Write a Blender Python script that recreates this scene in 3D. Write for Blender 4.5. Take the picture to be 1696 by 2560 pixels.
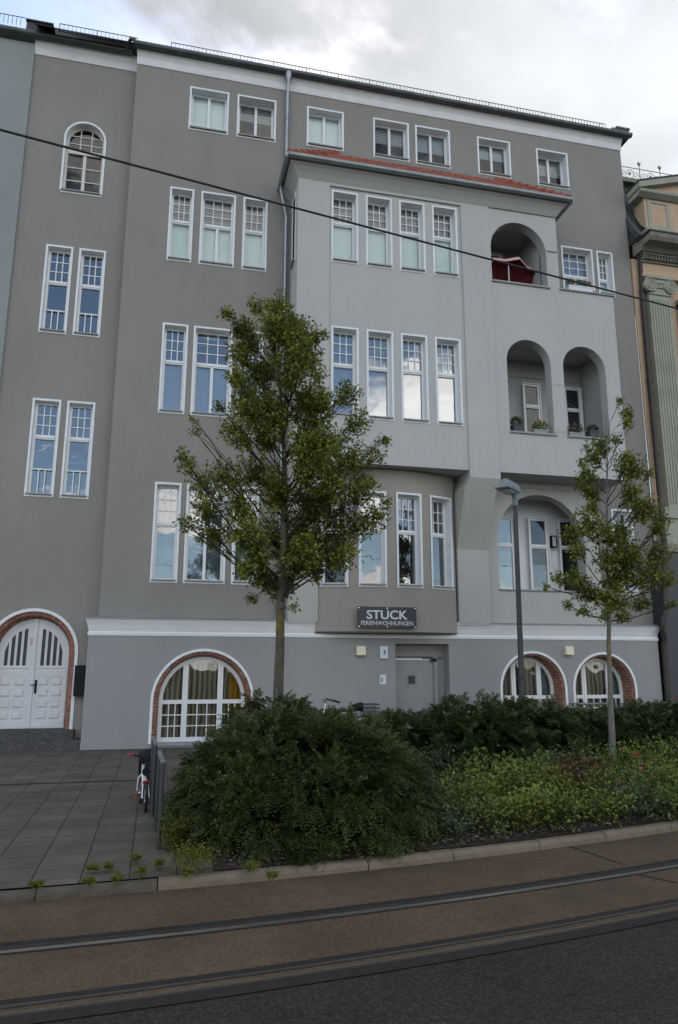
import bpy, bmesh, math, random
import numpy as np
from mathutils import Vector, Matrix

random.seed(7); rng = np.random.default_rng(7)
PI = math.pi
for o in list(bpy.data.objects): bpy.data.objects.remove(o)
SC = bpy.context.scene; COL = SC.collection

# ------------------------------------------------------------------ camera, sky, sun, exposure
FPX, CAM = 1790.0, Vector((0, -17.41, 1.9))
p_, y_, r_ = (math.radians(a) for a in (11.78, 13.08, 0.12))
FWD = Vector((math.sin(y_)*math.cos(p_), math.cos(y_)*math.cos(p_), math.sin(p_)))
_r = Vector((math.cos(y_), -math.sin(y_), 0)); _u = _r.cross(FWD)
RGT = math.cos(r_)*_r + math.sin(r_)*_u; UPV = -math.sin(r_)*_r + math.cos(r_)*_u
cd = bpy.data.cameras.new('camera'); cam = bpy.data.objects.new('camera', cd); COL.objects.link(cam)
cam.matrix_world = Matrix(((RGT.x, UPV.x, -FWD.x, CAM.x), (RGT.y, UPV.y, -FWD.y, CAM.y), (RGT.z, UPV.z, -FWD.z, CAM.z), (0, 0, 0, 1)))
cd.sensor_fit = 'VERTICAL'; cd.sensor_height = 24.0; cd.sensor_width = 15.9; cd.lens = FPX/2560*24.0
cd.clip_start = 0.1; cd.clip_end = 3000
SC.camera = cam

SUN_EL, SUN_AZ = math.radians(50), math.radians(20)     # behind the house: the street side lies in open shade
W = bpy.data.worlds.new('World'); SC.world = W; W.use_nodes = True
nt = W.node_tree; nt.nodes.clear()
def wn(t, **k):
    n = nt.nodes.new(t)
    for a, b in k.items(): setattr(n, a, b)
    return n
def wl(a, b): nt.links.new(a, b)
def wmath(op, a, b=None, clamp=False):
    n = wn('ShaderNodeMath', operation=op, use_clamp=clamp)
    for i, x in enumerate((a, b)):
        if x is None: continue
        if isinstance(x, (int, float)): n.inputs[i].default_value = x
        else: wl(x, n.inputs[i])
    return n.outputs[0]
tc = wn('ShaderNodeTexCoord'); sep = wn('ShaderNodeSeparateXYZ'); wl(tc.outputs['Generated'], sep.inputs[0])
den = wmath('ADD', wmath('MAXIMUM', sep.outputs[2], 0.0), 0.22)
cmb = wn('ShaderNodeCombineXYZ'); wl(wmath('DIVIDE', sep.outputs[0], den), cmb.inputs[0]); wl(wmath('DIVIDE', sep.outputs[1], den), cmb.inputs[1])
cmb.inputs[2].default_value = 20.09
n1 = wn('ShaderNodeTexNoise'); n1.inputs['Scale'].default_value = 1.5; n1.inputs['Detail'].default_value = 9; n1.inputs['Roughness'].default_value = 0.56; n1.inputs['Distortion'].default_value = 0.3
wl(cmb.outputs[0], n1.inputs['Vector'])
n2 = wn('ShaderNodeTexNoise'); n2.inputs['Scale'].default_value = 1.9; n2.inputs['Detail'].default_value = 6; n2.inputs['Roughness'].default_value = 0.5
mp = wn('ShaderNodeMapping'); mp.inputs['Location'].default_value = (5.2, 1.3, 8.1); wl(cmb.outputs[0], mp.inputs[0]); wl(mp.outputs[0], n2.inputs['Vector'])
# nearly closed cover towards the sun (behind the house), broken cumulus on the far side of the street
cover = wmath('ADD', n1.outputs['Fac'], wmath('MULTIPLY', wmath('MINIMUM', wmath('MAXIMUM', sep.outputs[1], -0.3), 0.5), 0.14))
mr = wn('ShaderNodeMapRange'); mr.inputs['From Min'].default_value = 0.445; mr.inputs['From Max'].default_value = 0.56; mr.interpolation_type = 'SMOOTHSTEP'
wl(cover, mr.inputs['Value'])
sky = wn('ShaderNodeTexSky', sky_type='NISHITA', sun_disc=False, sun_elevation=SUN_EL, sun_rotation=SUN_AZ, altitude=120, air_density=1.0, dust_density=0.6, ozone_density=1.6)
SKY_K = 0.12
bright = wmath('ADD', wmath('MULTIPLY', n2.outputs['Fac'], 15.0), 0.7)               # cloud radiance before SKY_K
smr = wn('ShaderNodeMapRange'); smr.interpolation_type = 'SMOOTHSTEP'
smr.inputs['From Min'].default_value = -0.75; smr.inputs['From Max'].default_value = 0.6; smr.inputs['To Min'].default_value = 2.35; smr.inputs['To Max'].default_value = 0.70; wl(wmath('ADD', wmath('MULTIPLY', sep.outputs[1], 0.92), wmath('MULTIPLY', sep.outputs[0], 0.30)), smr.inputs[0]); side = smr.outputs[0]    # sun lit cumulus opposite the sun are brighter
bright = wmath('MULTIPLY', bright, side)
cc = wn('ShaderNodeMixRGB', blend_type='MULTIPLY'); cc.inputs['Fac'].default_value = 1; 
tmr = wn('ShaderNodeMapRange'); tmr.inputs['From Min'].default_value = -0.5; tmr.inputs['From Max'].default_value = 0.4; wl(sep.outputs[1], tmr.inputs[0])
tint = wn('ShaderNodeMixRGB'); tint.inputs['Color1'].default_value = (1.03, 0.99, 0.945, 1); tint.inputs['Color2'].default_value = (0.97, 0.995, 1.035, 1); wl(tmr.outputs[0], tint.inputs['Fac']); wl(tint.outputs[0], cc.inputs['Color1'])
cbr = wn('ShaderNodeCombineXYZ'); [wl(bright, cbr.inputs[i]) for i in range(3)]; wl(cbr.outputs[0], cc.inputs['Color2'])
skm = wn('ShaderNodeMixRGB', blend_type='MULTIPLY'); skm.inputs['Fac'].default_value = 1; skm.inputs['Color2'].default_value = (1.74, 1.69, 1.59, 1)
wl(sky.outputs[0], skm.inputs['Color1'])
mx = wn('ShaderNodeMixRGB'); wl(mr.outputs[0], mx.inputs['Fac']); wl(skm.outputs[0], mx.inputs['Color1']); wl(cc.outputs[0], mx.inputs['Color2'])
bg = wn('ShaderNodeBackground'); bg.inputs['Strength'].default_value = SKY_K; wl(mx.outputs[0], bg.inputs['Color'])
wo = wn('ShaderNodeOutputWorld'); wl(bg.outputs[0], wo.inputs['Surface'])
W.cycles.sampling_method = 'MANUAL'; W.cycles.sample_map_resolution = 512

sl = bpy.data.lights.new('sun', 'SUN'); sl.energy = 1.0; sl.angle = math.radians(14); sl.color = (1.0, 0.95, 0.88)
so = bpy.data.objects.new('sun', sl); COL.objects.link(so)
sd = Vector((math.sin(SUN_AZ)*math.cos(SUN_EL), math.cos(SUN_AZ)*math.cos(SUN_EL), math.sin(SUN_EL)))
so.rotation_euler = sd.to_track_quat('Z', 'Y').to_euler(); so.location = (0, 0, 40)
SC.view_settings.view_transform = 'Standard'; SC.view_settings.look = 'None'; SC.view_settings.exposure = 0.28; SC.view_settings.gamma = 1.0
SC.cycles.max_bounces = 8; SC.cycles.transparent_max_bounces = 12

# ------------------------------------------------------------------ helpers
K = 1/0.9245
def ray(px, py): return RGT*((px-848)/FPX) - UPV*((py-1280)/FPX) + FWD
def at(px, py, Y):            # point seen at photo pixel px, py on the upright plane Y
    d = ray(px, py); return CAM + d*((Y-CAM.y)/d.y)
def gnd(px, py, z=0.0):
    d = ray(px, py); return CAM + d*((z-CAM.z)/d.z)

class MB:
    def __init__(s, T=None): s.v = []; s.f = []; s.mi = []; s.uv = []; s.T = T
    def add(s, vs, fs, m=0, uvs=None):
        n = len(s.v)
        s.v += [tuple(s.T(*p)) if s.T else tuple(p) for p in vs]
        for i, f in enumerate(fs):
            s.f.append([n+k for k in f]); s.mi.append(m)
            s.uv.append(uvs[i] if uvs else [(0, 0)]*len(f))
        return s
    def quad(s, a, b, c, d, m=0, uv=None): return s.add([a, b, c, d], [(0, 1, 2, 3)], m, [uv] if uv else None)
    def poly(s, pts, m=0): return s.add(pts, [tuple(range(len(pts)))], m)
    def box(s, x0, x1, y0, y1, z0, z1, m=0):
        vs = [(x, y, z) for z in (z0, z1) for y in (y0, y1) for x in (x0, x1)]
        return s.add(vs, [(0, 2, 3, 1), (4, 5, 7, 6), (0, 1, 5, 4), (2, 6, 7, 3), (0, 4, 6, 2), (1, 3, 7, 5)], m)
    def prism_y(s, pts, y0, y1, m=0):        # pts: (x, z) counter clockwise seen from -y
        n = len(pts); vs = [(x, y0, z) for x, z in pts]+[(x, y1, z) for x, z in pts]
        fs = [tuple(range(n)), tuple(reversed(range(n, 2*n)))]+[(i, i+n, (i+1) % n+n, (i+1) % n) for i in range(n)]
        return s.add(vs, fs, m)
    def prism_x(s, pts, x0, x1, m=0):        # pts: (y, z)
        n = len(pts); vs = [(x0, y, z) for y, z in pts]+[(x1, y, z) for y, z in pts]
        fs = [tuple(range(n)), tuple(reversed(range(n, 2*n)))]+[(i, i+n, (i+1) % n+n, (i+1) % n) for i in range(n)]
        return s.add(vs, fs, m)
    def tube(s, pts, r, n=8, m=0):
        P = [Vector(p) for p in pts]; R = r if isinstance(r, (list, tuple)) else [r]*len(P)
        vs = []; t0 = (P[1]-P[0]).normalized(); ref = Vector((0, 0, 1)) if abs(t0.z) < 0.9 else Vector((1, 0, 0))
        u = t0.cross(ref).normalized()
        for i, p in enumerate(P):
            a = P[max(i-1, 0)]; b = P[min(i+1, len(P)-1)]; t = (b-a).normalized()
            u = (u - t*u.dot(t)); u = u.normalized() if u.length > 1e-6 else t.orthogonal().normalized(); w = t.cross(u)
            for k in range(n):
                an = 2*PI*k/n; vs.append(p+(u*math.cos(an)+w*math.sin(an))*R[i])
        fs = []
        for i in range(len(P)-1):
            for k in range(n):
                k2 = (k+1) % n; fs.append((i*n+k, i*n+k2, (i+1)*n+k2, (i+1)*n+k))
        fs.append(tuple(reversed(range(n)))); fs.append(tuple(range((len(P)-1)*n, len(P)*n)))
        return s.add(vs, fs, m)
    def lathe(s, prof, c, n=20, m=0):        # prof (r, z) about a vertical axis through c
        vs = [(c[0]+r*math.cos(2*PI*k/n), c[1]+r*math.sin(2*PI*k/n), c[2]+z) for r, z in prof for k in range(n)]
        fs = [(i*n+k, i*n+(k+1) % n, (i+1)*n+(k+1) % n, (i+1)*n+k) for i in range(len(prof)-1) for k in range(n)]
        return s.add(vs, fs, m)
    def ring(s, c, ax, R, r, n=32, k=8, m=0): # torus: centre, axis, radii
        ax = Vector(ax).normalized(); u = ax.orthogonal().normalized(); w = ax.cross(u); c = Vector(c)
        vs = []; fs = []
        for i in range(n):
            d = u*math.cos(2*PI*i/n)+w*math.sin(2*PI*i/n)
            for j in range(k):
                b = 2*PI*j/k; vs.append(c+d*(R+r*math.cos(b))+ax*(r*math.sin(b)))
        for i in range(n):
            for j in range(k):
                fs.append((i*k+j, ((i+1) % n)*k+j, ((i+1) % n)*k+(j+1) % k, i*k+(j+1) % k))
        return s.add(vs, fs, m)
    def build(s, name, mats, parent=None, smooth=False, fix=False):
        me = bpy.data.meshes.new(name); me.from_pydata(s.v, [], s.f)
        for mm in (mats if isinstance(mats, (list, tuple)) else [mats]): me.materials.append(mm)
        me.polygons.foreach_set('material_index', s.mi)
        if any(q[0] != q[-1] for q in s.uv):
            uvl = me.uv_layers.new(name='UVMap'); flat = [c for f in s.uv for q in f for c in q]; uvl.data.foreach_set('uv', flat)
        if fix:
            bm = bmesh.new(); bm.from_mesh(me); bmesh.ops.recalc_face_normals(bm, faces=bm.faces); bm.to_mesh(me); bm.free()
        if smooth:
            me.polygons.foreach_set('use_smooth', [True]*len(me.polygons))
            if smooth == 'auto': me.set_sharp_from_angle(angle=math.radians(40))
        me.update()
        o = bpy.data.objects.new(name, me); COL.objects.link(o)
        if parent: o.parent = parent
        return o
def tag(o, label=None, cat=None, group=None, kind=None):
    for k, v in (('label', label), ('category', cat), ('group', group), ('kind', kind)):
        if v: o[k] = v
    return o
def thing(name, label, cat, loc=(0, 0, 0), rz=0, group=None):
    o = bpy.data.objects.new(name, None); COL.objects.link(o); o.empty_display_size = 0.3
    o.location = loc; o.rotation_euler = (0, 0, rz); return tag(o, label, cat, group)
def copy_tree(o, loc, rz, label, parent=None):
    c = o.copy(); COL.objects.link(c)
    if parent is None: c.location = loc; c.rotation_euler = (0, 0, rz); c['label'] = label
    else: c.parent = parent
    for ch in list(o.children): copy_tree(ch, None, None, None, c)
    return c
def inset_rand(a=1.0): return random.uniform(-a, a)

# ------------------------------------------------------------------ materials
def mat(name): 
    m = bpy.data.materials.new(name); m.use_nodes = True; t = m.node_tree
    return m, t, t.nodes['Principled BSDF']
def simple(name, col, rough=0.6, metal=0.0, spec=0.5, noise=0.0, nscale=8.0, bump=0.0, bscale=60.0, coords='Object'):
    m, t, b = mat(name); b.inputs['Base Color'].default_value = (*col, 1); b.inputs['Roughness'].default_value = rough
    b.inputs['Metallic'].default_value = metal; b.inputs['Specular IOR Level'].default_value = spec
    if noise or bump:
        c = t.nodes.new('ShaderNodeTexCoord')
    if noise:
        n = t.nodes.new('ShaderNodeTexNoise'); n.inputs['Scale'].default_value = nscale; n.inputs['Detail'].default_value = 6; n.inputs['Roughness'].default_value = 0.6
        t.links.new(c.outputs[coords], n.inputs['Vector'])
        r = t.nodes.new('ShaderNodeValToRGB'); e = r.color_ramp.elements
        e[0].position = 0.3; e[1].position = 0.7
        e[0].color = (*[x*(1-noise) for x in col], 1); e[1].color = (*[min(1, x*(1+noise)) for x in col], 1)
        t.links.new(n.outputs['Fac'], r.inputs['Fac']); t.links.new(r.outputs[0], b.inputs['Base Color'])
    if bump:
        n = t.nodes.new('ShaderNodeTexNoise'); n.inputs['Scale'].default_value = bscale; n.inputs['Detail'].default_value = 5
        t.links.new(c.outputs[coords], n.inputs['Vector'])
        bp = t.nodes.new('ShaderNodeBump'); bp.inputs['Strength'].default_value = bump; bp.inputs['Distance'].default_value = 0.02
        t.links.new(n.outputs['Fac'], bp.inputs['Height']); t.links.new(bp.outputs[0], b.inputs['Normal'])
    return m
def stucco(name, col, var=0.055):
    m, t, b = mat(name); b.inputs['Roughness'].default_value = 0.92; b.inputs['Specular IOR Level'].default_value = 0.25
    c = t.nodes.new('ShaderNodeTexCoord')
    a = t.nodes.new('ShaderNodeTexNoise'); a.inputs['Scale'].default_value = 0.8; a.inputs['Detail'].default_value = 7; a.inputs['Roughness'].default_value = 0.62
    mp = t.nodes.new('ShaderNodeMapping'); mp.inputs['Scale'].default_value = (1.2, 1.2, 0.55); t.links.new(c.outputs['Object'], mp.inputs[0]); t.links.new(mp.outputs[0], a.inputs['Vector'])
    r = t.nodes.new('ShaderNodeValToRGB'); e = r.color_ramp.elements; e[0].position = 0.32; e[1].position = 0.68
    e[0].color = (*[x*(1-var) for x in col], 1); e[1].color = (*[x*(1+var) for x in col], 1)
    t.links.new(a.outputs['Fac'], r.inputs['Fac'])
    # fine grain of the render
    g = t.nodes.new('ShaderNodeTexNoise'); g.inputs['Scale'].default_value = 38; g.inputs['Detail'].default_value = 4; t.links.new(c.outputs['Object'], g.inputs['Vector'])
    r2 = t.nodes.new('ShaderNodeMapRange'); r2.inputs['From Min'].default_value = 0.3; r2.inputs['From Max'].default_value = 0.7; r2.inputs['To Min'].default_value = 0.965; r2.inputs['To Max'].default_value = 1.035
    t.links.new(g.outputs['Fac'], r2.inputs['Value'])
    # thin vertical rain streaks
    mp2 = t.nodes.new('ShaderNodeMapping'); mp2.inputs['Scale'].default_value = (9, 9, 0.35); t.links.new(c.outputs['Object'], mp2.inputs[0])
    s = t.nodes.new('ShaderNodeTexNoise'); s.inputs['Scale'].default_value = 1; s.inputs['Detail'].default_value = 5; t.links.new(mp2.outputs[0], s.inputs['Vector'])
    r3 = t.nodes.new('ShaderNodeMapRange'); r3.inputs['From Min'].default_value = 0.3; r3.inputs['From Max'].default_value = 0.7; r3.inputs['To Min'].default_value = 0.988; r3.inputs['To Max'].default_value = 1.012
    t.links.new(s.outputs['Fac'], r3.inputs['Value'])
    mm = t.nodes.new('ShaderNodeMath'); mm.operation = 'MULTIPLY'; t.links.new(r2.outputs[0], mm.inputs[0]); t.links.new(r3.outputs[0], mm.inputs[1])
    v = t.nodes.new('ShaderNodeVectorMath'); v.operation = 'SCALE'; t.links.new(r.outputs[0], v.inputs[0]); t.links.new(mm.outputs[0], v.inputs['Scale'])
    t.links.new(v.outputs[0], b.inputs['Base Color'])
    bp = t.nodes.new('ShaderNodeBump'); bp.inputs['Strength'].default_value = 0.35; bp.inputs['Distance'].default_value = 0.01
    t.links.new(g.outputs['Fac'], bp.inputs['Height']); t.links.new(bp.outputs[0], b.inputs['Normal'])
    return m
def brickmat(name):
    m, t, b = mat(name); b.inputs['Roughness'].default_value = 0.9
    uv = t.nodes.new('ShaderNodeUVMap')
    k = t.nodes.new('ShaderNodeTexBrick'); k.inputs['Scale'].default_value = 1; k.inputs['Brick Width'].default_value = 0.24; k.inputs['Row Height'].default_value = 0.075
    k.inputs['Mortar Size'].default_value = 0.006; k.inputs['Color1'].default_value = (0.30, 0.098, 0.055, 1); k.inputs['Color2'].default_value = (0.17, 0.06, 0.038, 1); k.inputs['Mortar'].default_value = (0.36, 0.27, 0.21, 1)
    k.offset = 0.5; t.links.new(uv.outputs[0], k.inputs['Vector'])
    n = t.nodes.new('ShaderNodeTexNoise'); n.inputs['Scale'].default_value = 9; n.inputs['Detail'].default_value = 6; n.inputs['Roughness'].default_value = 0.7
    c = t.nodes.new('ShaderNodeTexCoord'); t.links.new(c.outputs['Object'], n.inputs['Vector'])
    r = t.nodes.new('ShaderNodeMapRange'); r.inputs['From Min'].default_value = 0.48; r.inputs['From Max'].default_value = 0.64; t.links.new(n.outputs['Fac'], r.inputs['Value'])
    x = t.nodes.new('ShaderNodeMixRGB'); x.inputs['Color2'].default_value = (0.42, 0.33, 0.27, 1); t.links.new(k.outputs['Color'], x.inputs['Color1'])
    mm = t.nodes.new('ShaderNodeMath'); mm.operation = 'MULTIPLY'; mm.inputs[1].default_value = 0.55; t.links.new(r.outputs[0], mm.inputs[0]); t.links.new(mm.outputs[0], x.inputs['Fac'])
    t.links.new(x.outputs[0], b.inputs['Base Color'])
    bp = t.nodes.new('ShaderNodeBump'); bp.inputs['Strength'].default_value = 0.6; bp.inputs['Distance'].default_value = 0.02
    ad = t.nodes.new('ShaderNodeMath'); ad.operation = 'SUBTRACT'; t.links.new(n.outputs['Fac'], ad.inputs[0]); t.links.new(k.outputs['Fac'], ad.inputs[1])
    t.links.new(ad.outputs[0], bp.inputs['Height']); t.links.new(bp.outputs[0], b.inputs['Normal'])
    return m
def glassmat(name, base=0.10, gain=2.6, wob=0.0035):
    m = bpy.data.materials.new(name); m.use_nodes = True; t = m.node_tree; t.nodes.clear()
    o = t.nodes.new('ShaderNodeOutputMaterial'); mx = t.nodes.new('ShaderNodeMixShader')
    tr = t.nodes.new('ShaderNodeBsdfTransparent'); tr.inputs[0].default_value = (0.90, 0.93, 0.93, 1)
    gl = t.nodes.new('ShaderNodeBsdfGlossy'); gl.inputs['Roughness'].default_value = 0.0; gl.inputs['Color'].default_value = (0.95, 0.97, 1.0, 1)
    fr = t.nodes.new('ShaderNodeFresnel'); fr.inputs['IOR'].default_value = 1.5
    ma = t.nodes.new('ShaderNodeMath'); ma.operation = 'MULTIPLY_ADD'; ma.use_clamp = True; ma.inputs[1].default_value = gain; ma.inputs[2].default_value = base
    t.links.new(fr.outputs[0], ma.inputs[0]); t.links.new(ma.outputs[0], mx.inputs['Fac'])
    c = t.nodes.new('ShaderNodeTexCoord'); n = t.nodes.new('ShaderNodeTexNoise'); n.inputs['Scale'].default_value = 2.2; n.inputs['Detail'].default_value = 1; t.links.new(c.outputs['Object'], n.inputs['Vector'])
    bp = t.nodes.new('ShaderNodeBump'); bp.inputs['Strength'].default_value = 1.0; bp.inputs['Distance'].default_value = wob
    t.links.new(n.outputs['Fac'], bp.inputs['Height']); t.links.new(bp.outputs[0], gl.inputs['Normal'])
    t.links.new(tr.outputs[0], mx.inputs[1]); t.links.new(gl.outputs[0], mx.inputs[2]); t.links.new(mx.outputs[0], o.inputs[0])
    return m
def striped(name, c1, c2, axis, scale, sharp=0.5, rough=0.9):
    m, t, b = mat(name); b.inputs['Roughness'].default_value = rough
    c = t.nodes.new('ShaderNodeTexCoord'); w = t.nodes.new('ShaderNodeTexWave'); w.wave_type = 'BANDS'; w.bands_direction = axis
    w.inputs['Scale'].default_value = scale; w.inputs['Distortion'].default_value = sharp; w.inputs['Detail'].default_value = 1
    t.links.new(c.outputs['Object'], w.inputs['Vector'])
    x = t.nodes.new('ShaderNodeMixRGB'); x.inputs['Color1'].default_value = (*c1, 1); x.inputs['Color2'].default_value = (*c2, 1)
    t.links.new(w.outputs['Fac'], x.inputs['Fac']); t.links.new(x.outputs[0], b.inputs['Base Color'])
    return m
def leafmat(name, c1, c2, c3=None, tl=0.25, rough=0.5, p3=0.92):
    m, t, b = mat(name)
    g = t.nodes.new('ShaderNodeNewGeometry'); r = t.nodes.new('ShaderNodeValToRGB'); e = r.color_ramp.elements
    e[0].color = (*c1, 1); e[1].color = (*c2, 1); e[1].position = 0.85 if c3 else 1.0
    if c3:
        q = e.new(p3); q.color = (*c3, 1)
    t.links.new(g.outputs['Random Per Island'], r.inputs['Fac'])
    c = t.nodes.new('ShaderNodeTexCoord'); n = t.nodes.new('ShaderNodeTexNoise'); n.inputs['Scale'].default_value = 1.9; n.inputs['Detail'].default_value = 3; t.links.new(c.outputs['Object'], n.inputs['Vector'])
    mr = t.nodes.new('ShaderNodeMapRange'); mr.inputs['From Min'].default_value = 0.3; mr.inputs['From Max'].default_value = 0.7; mr.inputs['To Min'].default_value = 0.65; mr.inputs['To Max'].default_value = 1.35
    t.links.new(n.outputs['Fac'], mr.inputs['Value'])
    v = t.nodes.new('ShaderNodeVectorMath'); v.operation = 'SCALE'; t.links.new(r.outputs[0], v.inputs[0]); t.links.new(mr.outputs[0], v.inputs['Scale'])
    t.links.new(v.outputs[0], b.inputs['Base Color']); b.inputs['Roughness'].default_value = rough; b.inputs['Specular IOR Level'].default_value = 0.35
    if tl:
        ts = t.nodes.new('ShaderNodeBsdfTranslucent'); t.links.new(v.outputs[0], ts.inputs['Color'])
        ms = t.nodes.new('ShaderNodeMixShader'); ms.inputs[0].default_value = tl
        t.links.new(b.outputs[0], ms.inputs[1]); t.links.new(ts.outputs[0], ms.inputs[2]); t.links.new(ms.outputs[0], t.nodes['Material Output'].inputs[0])
    return m
def barkmat(name, c1, c2, moss=None):
    m, t, b = mat(name); b.inputs['Roughness'].default_value = 0.95
    c = t.nodes.new('ShaderNodeTexCoord'); mp = t.nodes.new('ShaderNodeMapping'); mp.inputs['Scale'].default_value = (26, 26, 7); t.links.new(c.outputs['Object'], mp.inputs[0])
    n = t.nodes.new('ShaderNodeTexNoise'); n.inputs['Scale'].default_value = 1; n.inputs['Detail'].default_value = 7; n.inputs['Roughness'].default_value = 0.65; t.links.new(mp.outputs[0], n.inputs['Vector'])
    r = t.nodes.new('ShaderNodeValToRGB'); e = r.color_ramp.elements; e[0].position = 0.33; e[1].position = 0.68; e[0].color = (*c1, 1); e[1].color = (*c2, 1); t.links.new(n.outputs['Fac'], r.inputs[0])
    out = r.outputs[0]
    if moss:
        col, z0, z1 = moss
        n2 = t.nodes.new('ShaderNodeTexNoise'); n2.inputs['Scale'].default_value = 9; n2.inputs['Detail'].default_value = 6; t.links.new(c.outputs['Object'], n2.inputs['Vector'])
        sp = t.nodes.new('ShaderNodeSeparateXYZ'); t.links.new(c.outputs['Object'], sp.inputs[0])
        m1 = t.nodes.new('ShaderNodeMapRange'); m1.inputs['From Min'].default_value = z0; m1.inputs['From Max'].default_value = z1; m1.inputs['To Min'].default_value = -0.25; m1.inputs['To Max'].default_value = 0.12; t.links.new(sp.outputs[2], m1.inputs[0])
        ad = t.nodes.new('ShaderNodeMath'); ad.operation = 'ADD'; t.links.new(n2.outputs['Fac'], ad.inputs[0]); 
        m3 = t.nodes.new('ShaderNodeMapRange'); m3.inputs['From Min'].default_value = z1; m3.inputs['From Max'].default_value = z1+0.6; m3.inputs['To Max'].default_value = -0.5; t.links.new(sp.outputs[2], m3.inputs[0])
        a3 = t.nodes.new('ShaderNodeMath'); t.links.new(m1.outputs[0], a3.inputs[0]); t.links.new(m3.outputs[0], a3.inputs[1]); t.links.new(a3.outputs[0], ad.inputs[1])
        m2 = t.nodes.new('ShaderNodeMapRange'); m2.inputs['From Min'].default_value = 0.48; m2.inputs['From Max'].default_value = 0.66; m2.inputs['To Max'].default_value = 0.75; t.links.new(ad.outputs[0], m2.inputs[0])
        x = t.nodes.new('ShaderNodeMixRGB'); t.links.new(m2.outputs[0], x.inputs['Fac']); t.links.new(out, x.inputs['Color1']); x.inputs['Color2'].default_value = (*col, 1); out = x.outputs[0]
    t.links.new(out, b.inputs['Base Color'])
    bp = t.nodes.new('ShaderNodeBump'); bp.inputs['Strength'].default_value = 0.7; bp.inputs['Distance'].default_value = 0.02; t.links.new(n.outputs['Fac'], bp.inputs['Height']); t.links.new(bp.outputs[0], b.inputs['Normal'])
    return m
def slabmat(name):
    m, t, b = mat(name); b.inputs['Roughness'].default_value = 0.9; b.inputs['Specular IOR Level'].default_value = 0.25
    c = t.nodes.new('ShaderNodeTexCoord'); mp = t.nodes.new('ShaderNodeMapping'); mp.inputs['Rotation'].default_value = (0, 0, math.radians(-1.0)); t.links.new(c.outputs['Object'], mp.inputs[0])
    nw = t.nodes.new('ShaderNodeTexNoise'); nw.inputs['Scale'].default_value = 1.7; nw.inputs['Detail'].default_value = 3; t.links.new(c.outputs['Object'], nw.inputs['Vector'])
    va = t.nodes.new('ShaderNodeVectorMath'); va.operation = 'MULTIPLY_ADD'; va.inputs[1].default_value = (0.02, 0.02, 0); t.links.new(nw.outputs['Color'], va.inputs[0]); t.links.new(mp.outputs[0], va.inputs[2])
    k = t.nodes.new('ShaderNodeTexBrick'); k.offset = 0.0; k.inputs['Scale'].default_value = 1; k.inputs['Brick Width'].default_value = 0.42; k.inputs['Row Height'].default_value = 0.42; k.inputs['Mortar Size'].default_value = 0.007; k.inputs['Mortar Smooth'].default_value = 0.4; k.inputs['Bias'].default_value = 0.0
    k.inputs['Color1'].default_value = (0.126, 0.104, 0.086, 1); k.inputs['Color2'].default_value = (0.097, 0.080, 0.066, 1); k.inputs['Mortar'].default_value = (0.022, 0.020, 0.016, 1)
    t.links.new(va.outputs[0], k.inputs['Vector'])
    n = t.nodes.new('ShaderNodeTexNoise'); n.inputs['Scale'].default_value = 1.4; n.inputs['Detail'].default_value = 8; n.inputs['Roughness'].default_value = 0.65; t.links.new(c.outputs['Object'], n.inputs['Vector'])
    g = t.nodes.new('ShaderNodeTexNoise'); g.inputs['Scale'].default_value = 70; g.inputs['Detail'].default_value = 3; t.links.new(c.outputs['Object'], g.inputs['Vector'])
    r1 = t.nodes.new('ShaderNodeMapRange'); r1.inputs['From Min'].default_value = 0.3; r1.inputs['From Max'].default_value = 0.7; r1.inputs['To Min'].default_value = 0.72; r1.inputs['To Max'].default_value = 1.25; t.links.new(n.outputs['Fac'], r1.inputs[0])
    r2 = t.nodes.new('ShaderNodeMapRange'); r2.inputs['From Min'].default_value = 0.25; r2.inputs['From Max'].default_value = 0.75; r2.inputs['To Min'].default_value = 0.7; r2.inputs['To Max'].default_value = 1.3; t.links.new(g.outputs['Fac'], r2.inputs[0])
    mm = t.nodes.new('ShaderNodeMath'); mm.operation = 'MULTIPLY'; t.links.new(r1.outputs[0], mm.inputs[0]); t.links.new(r2.outputs[0], mm.inputs[1])
    v = t.nodes.new('ShaderNodeVectorMath'); v.operation = 'SCALE'; t.links.new(k.outputs['Color'], v.inputs[0]); t.links.new(mm.outputs[0], v.inputs['Scale']); t.links.new(v.outputs[0], b.inputs['Base Color'])
    bp = t.nodes.new('ShaderNodeBump'); bp.inputs['Strength'].default_value = 0.5; bp.inputs['Distance'].default_value = 0.008
    ad = t.nodes.new('ShaderNodeMath'); ad.operation = 'MULTIPLY_ADD'; ad.inputs[1].default_value = -1.5; t.links.new(k.outputs['Fac'], ad.inputs[0]); t.links.new(g.outputs['Fac'], ad.inputs[2])
    t.links.new(ad.outputs[0], bp.inputs['Height']); t.links.new(bp.outputs[0], b.inputs['Normal'])
    return m
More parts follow.
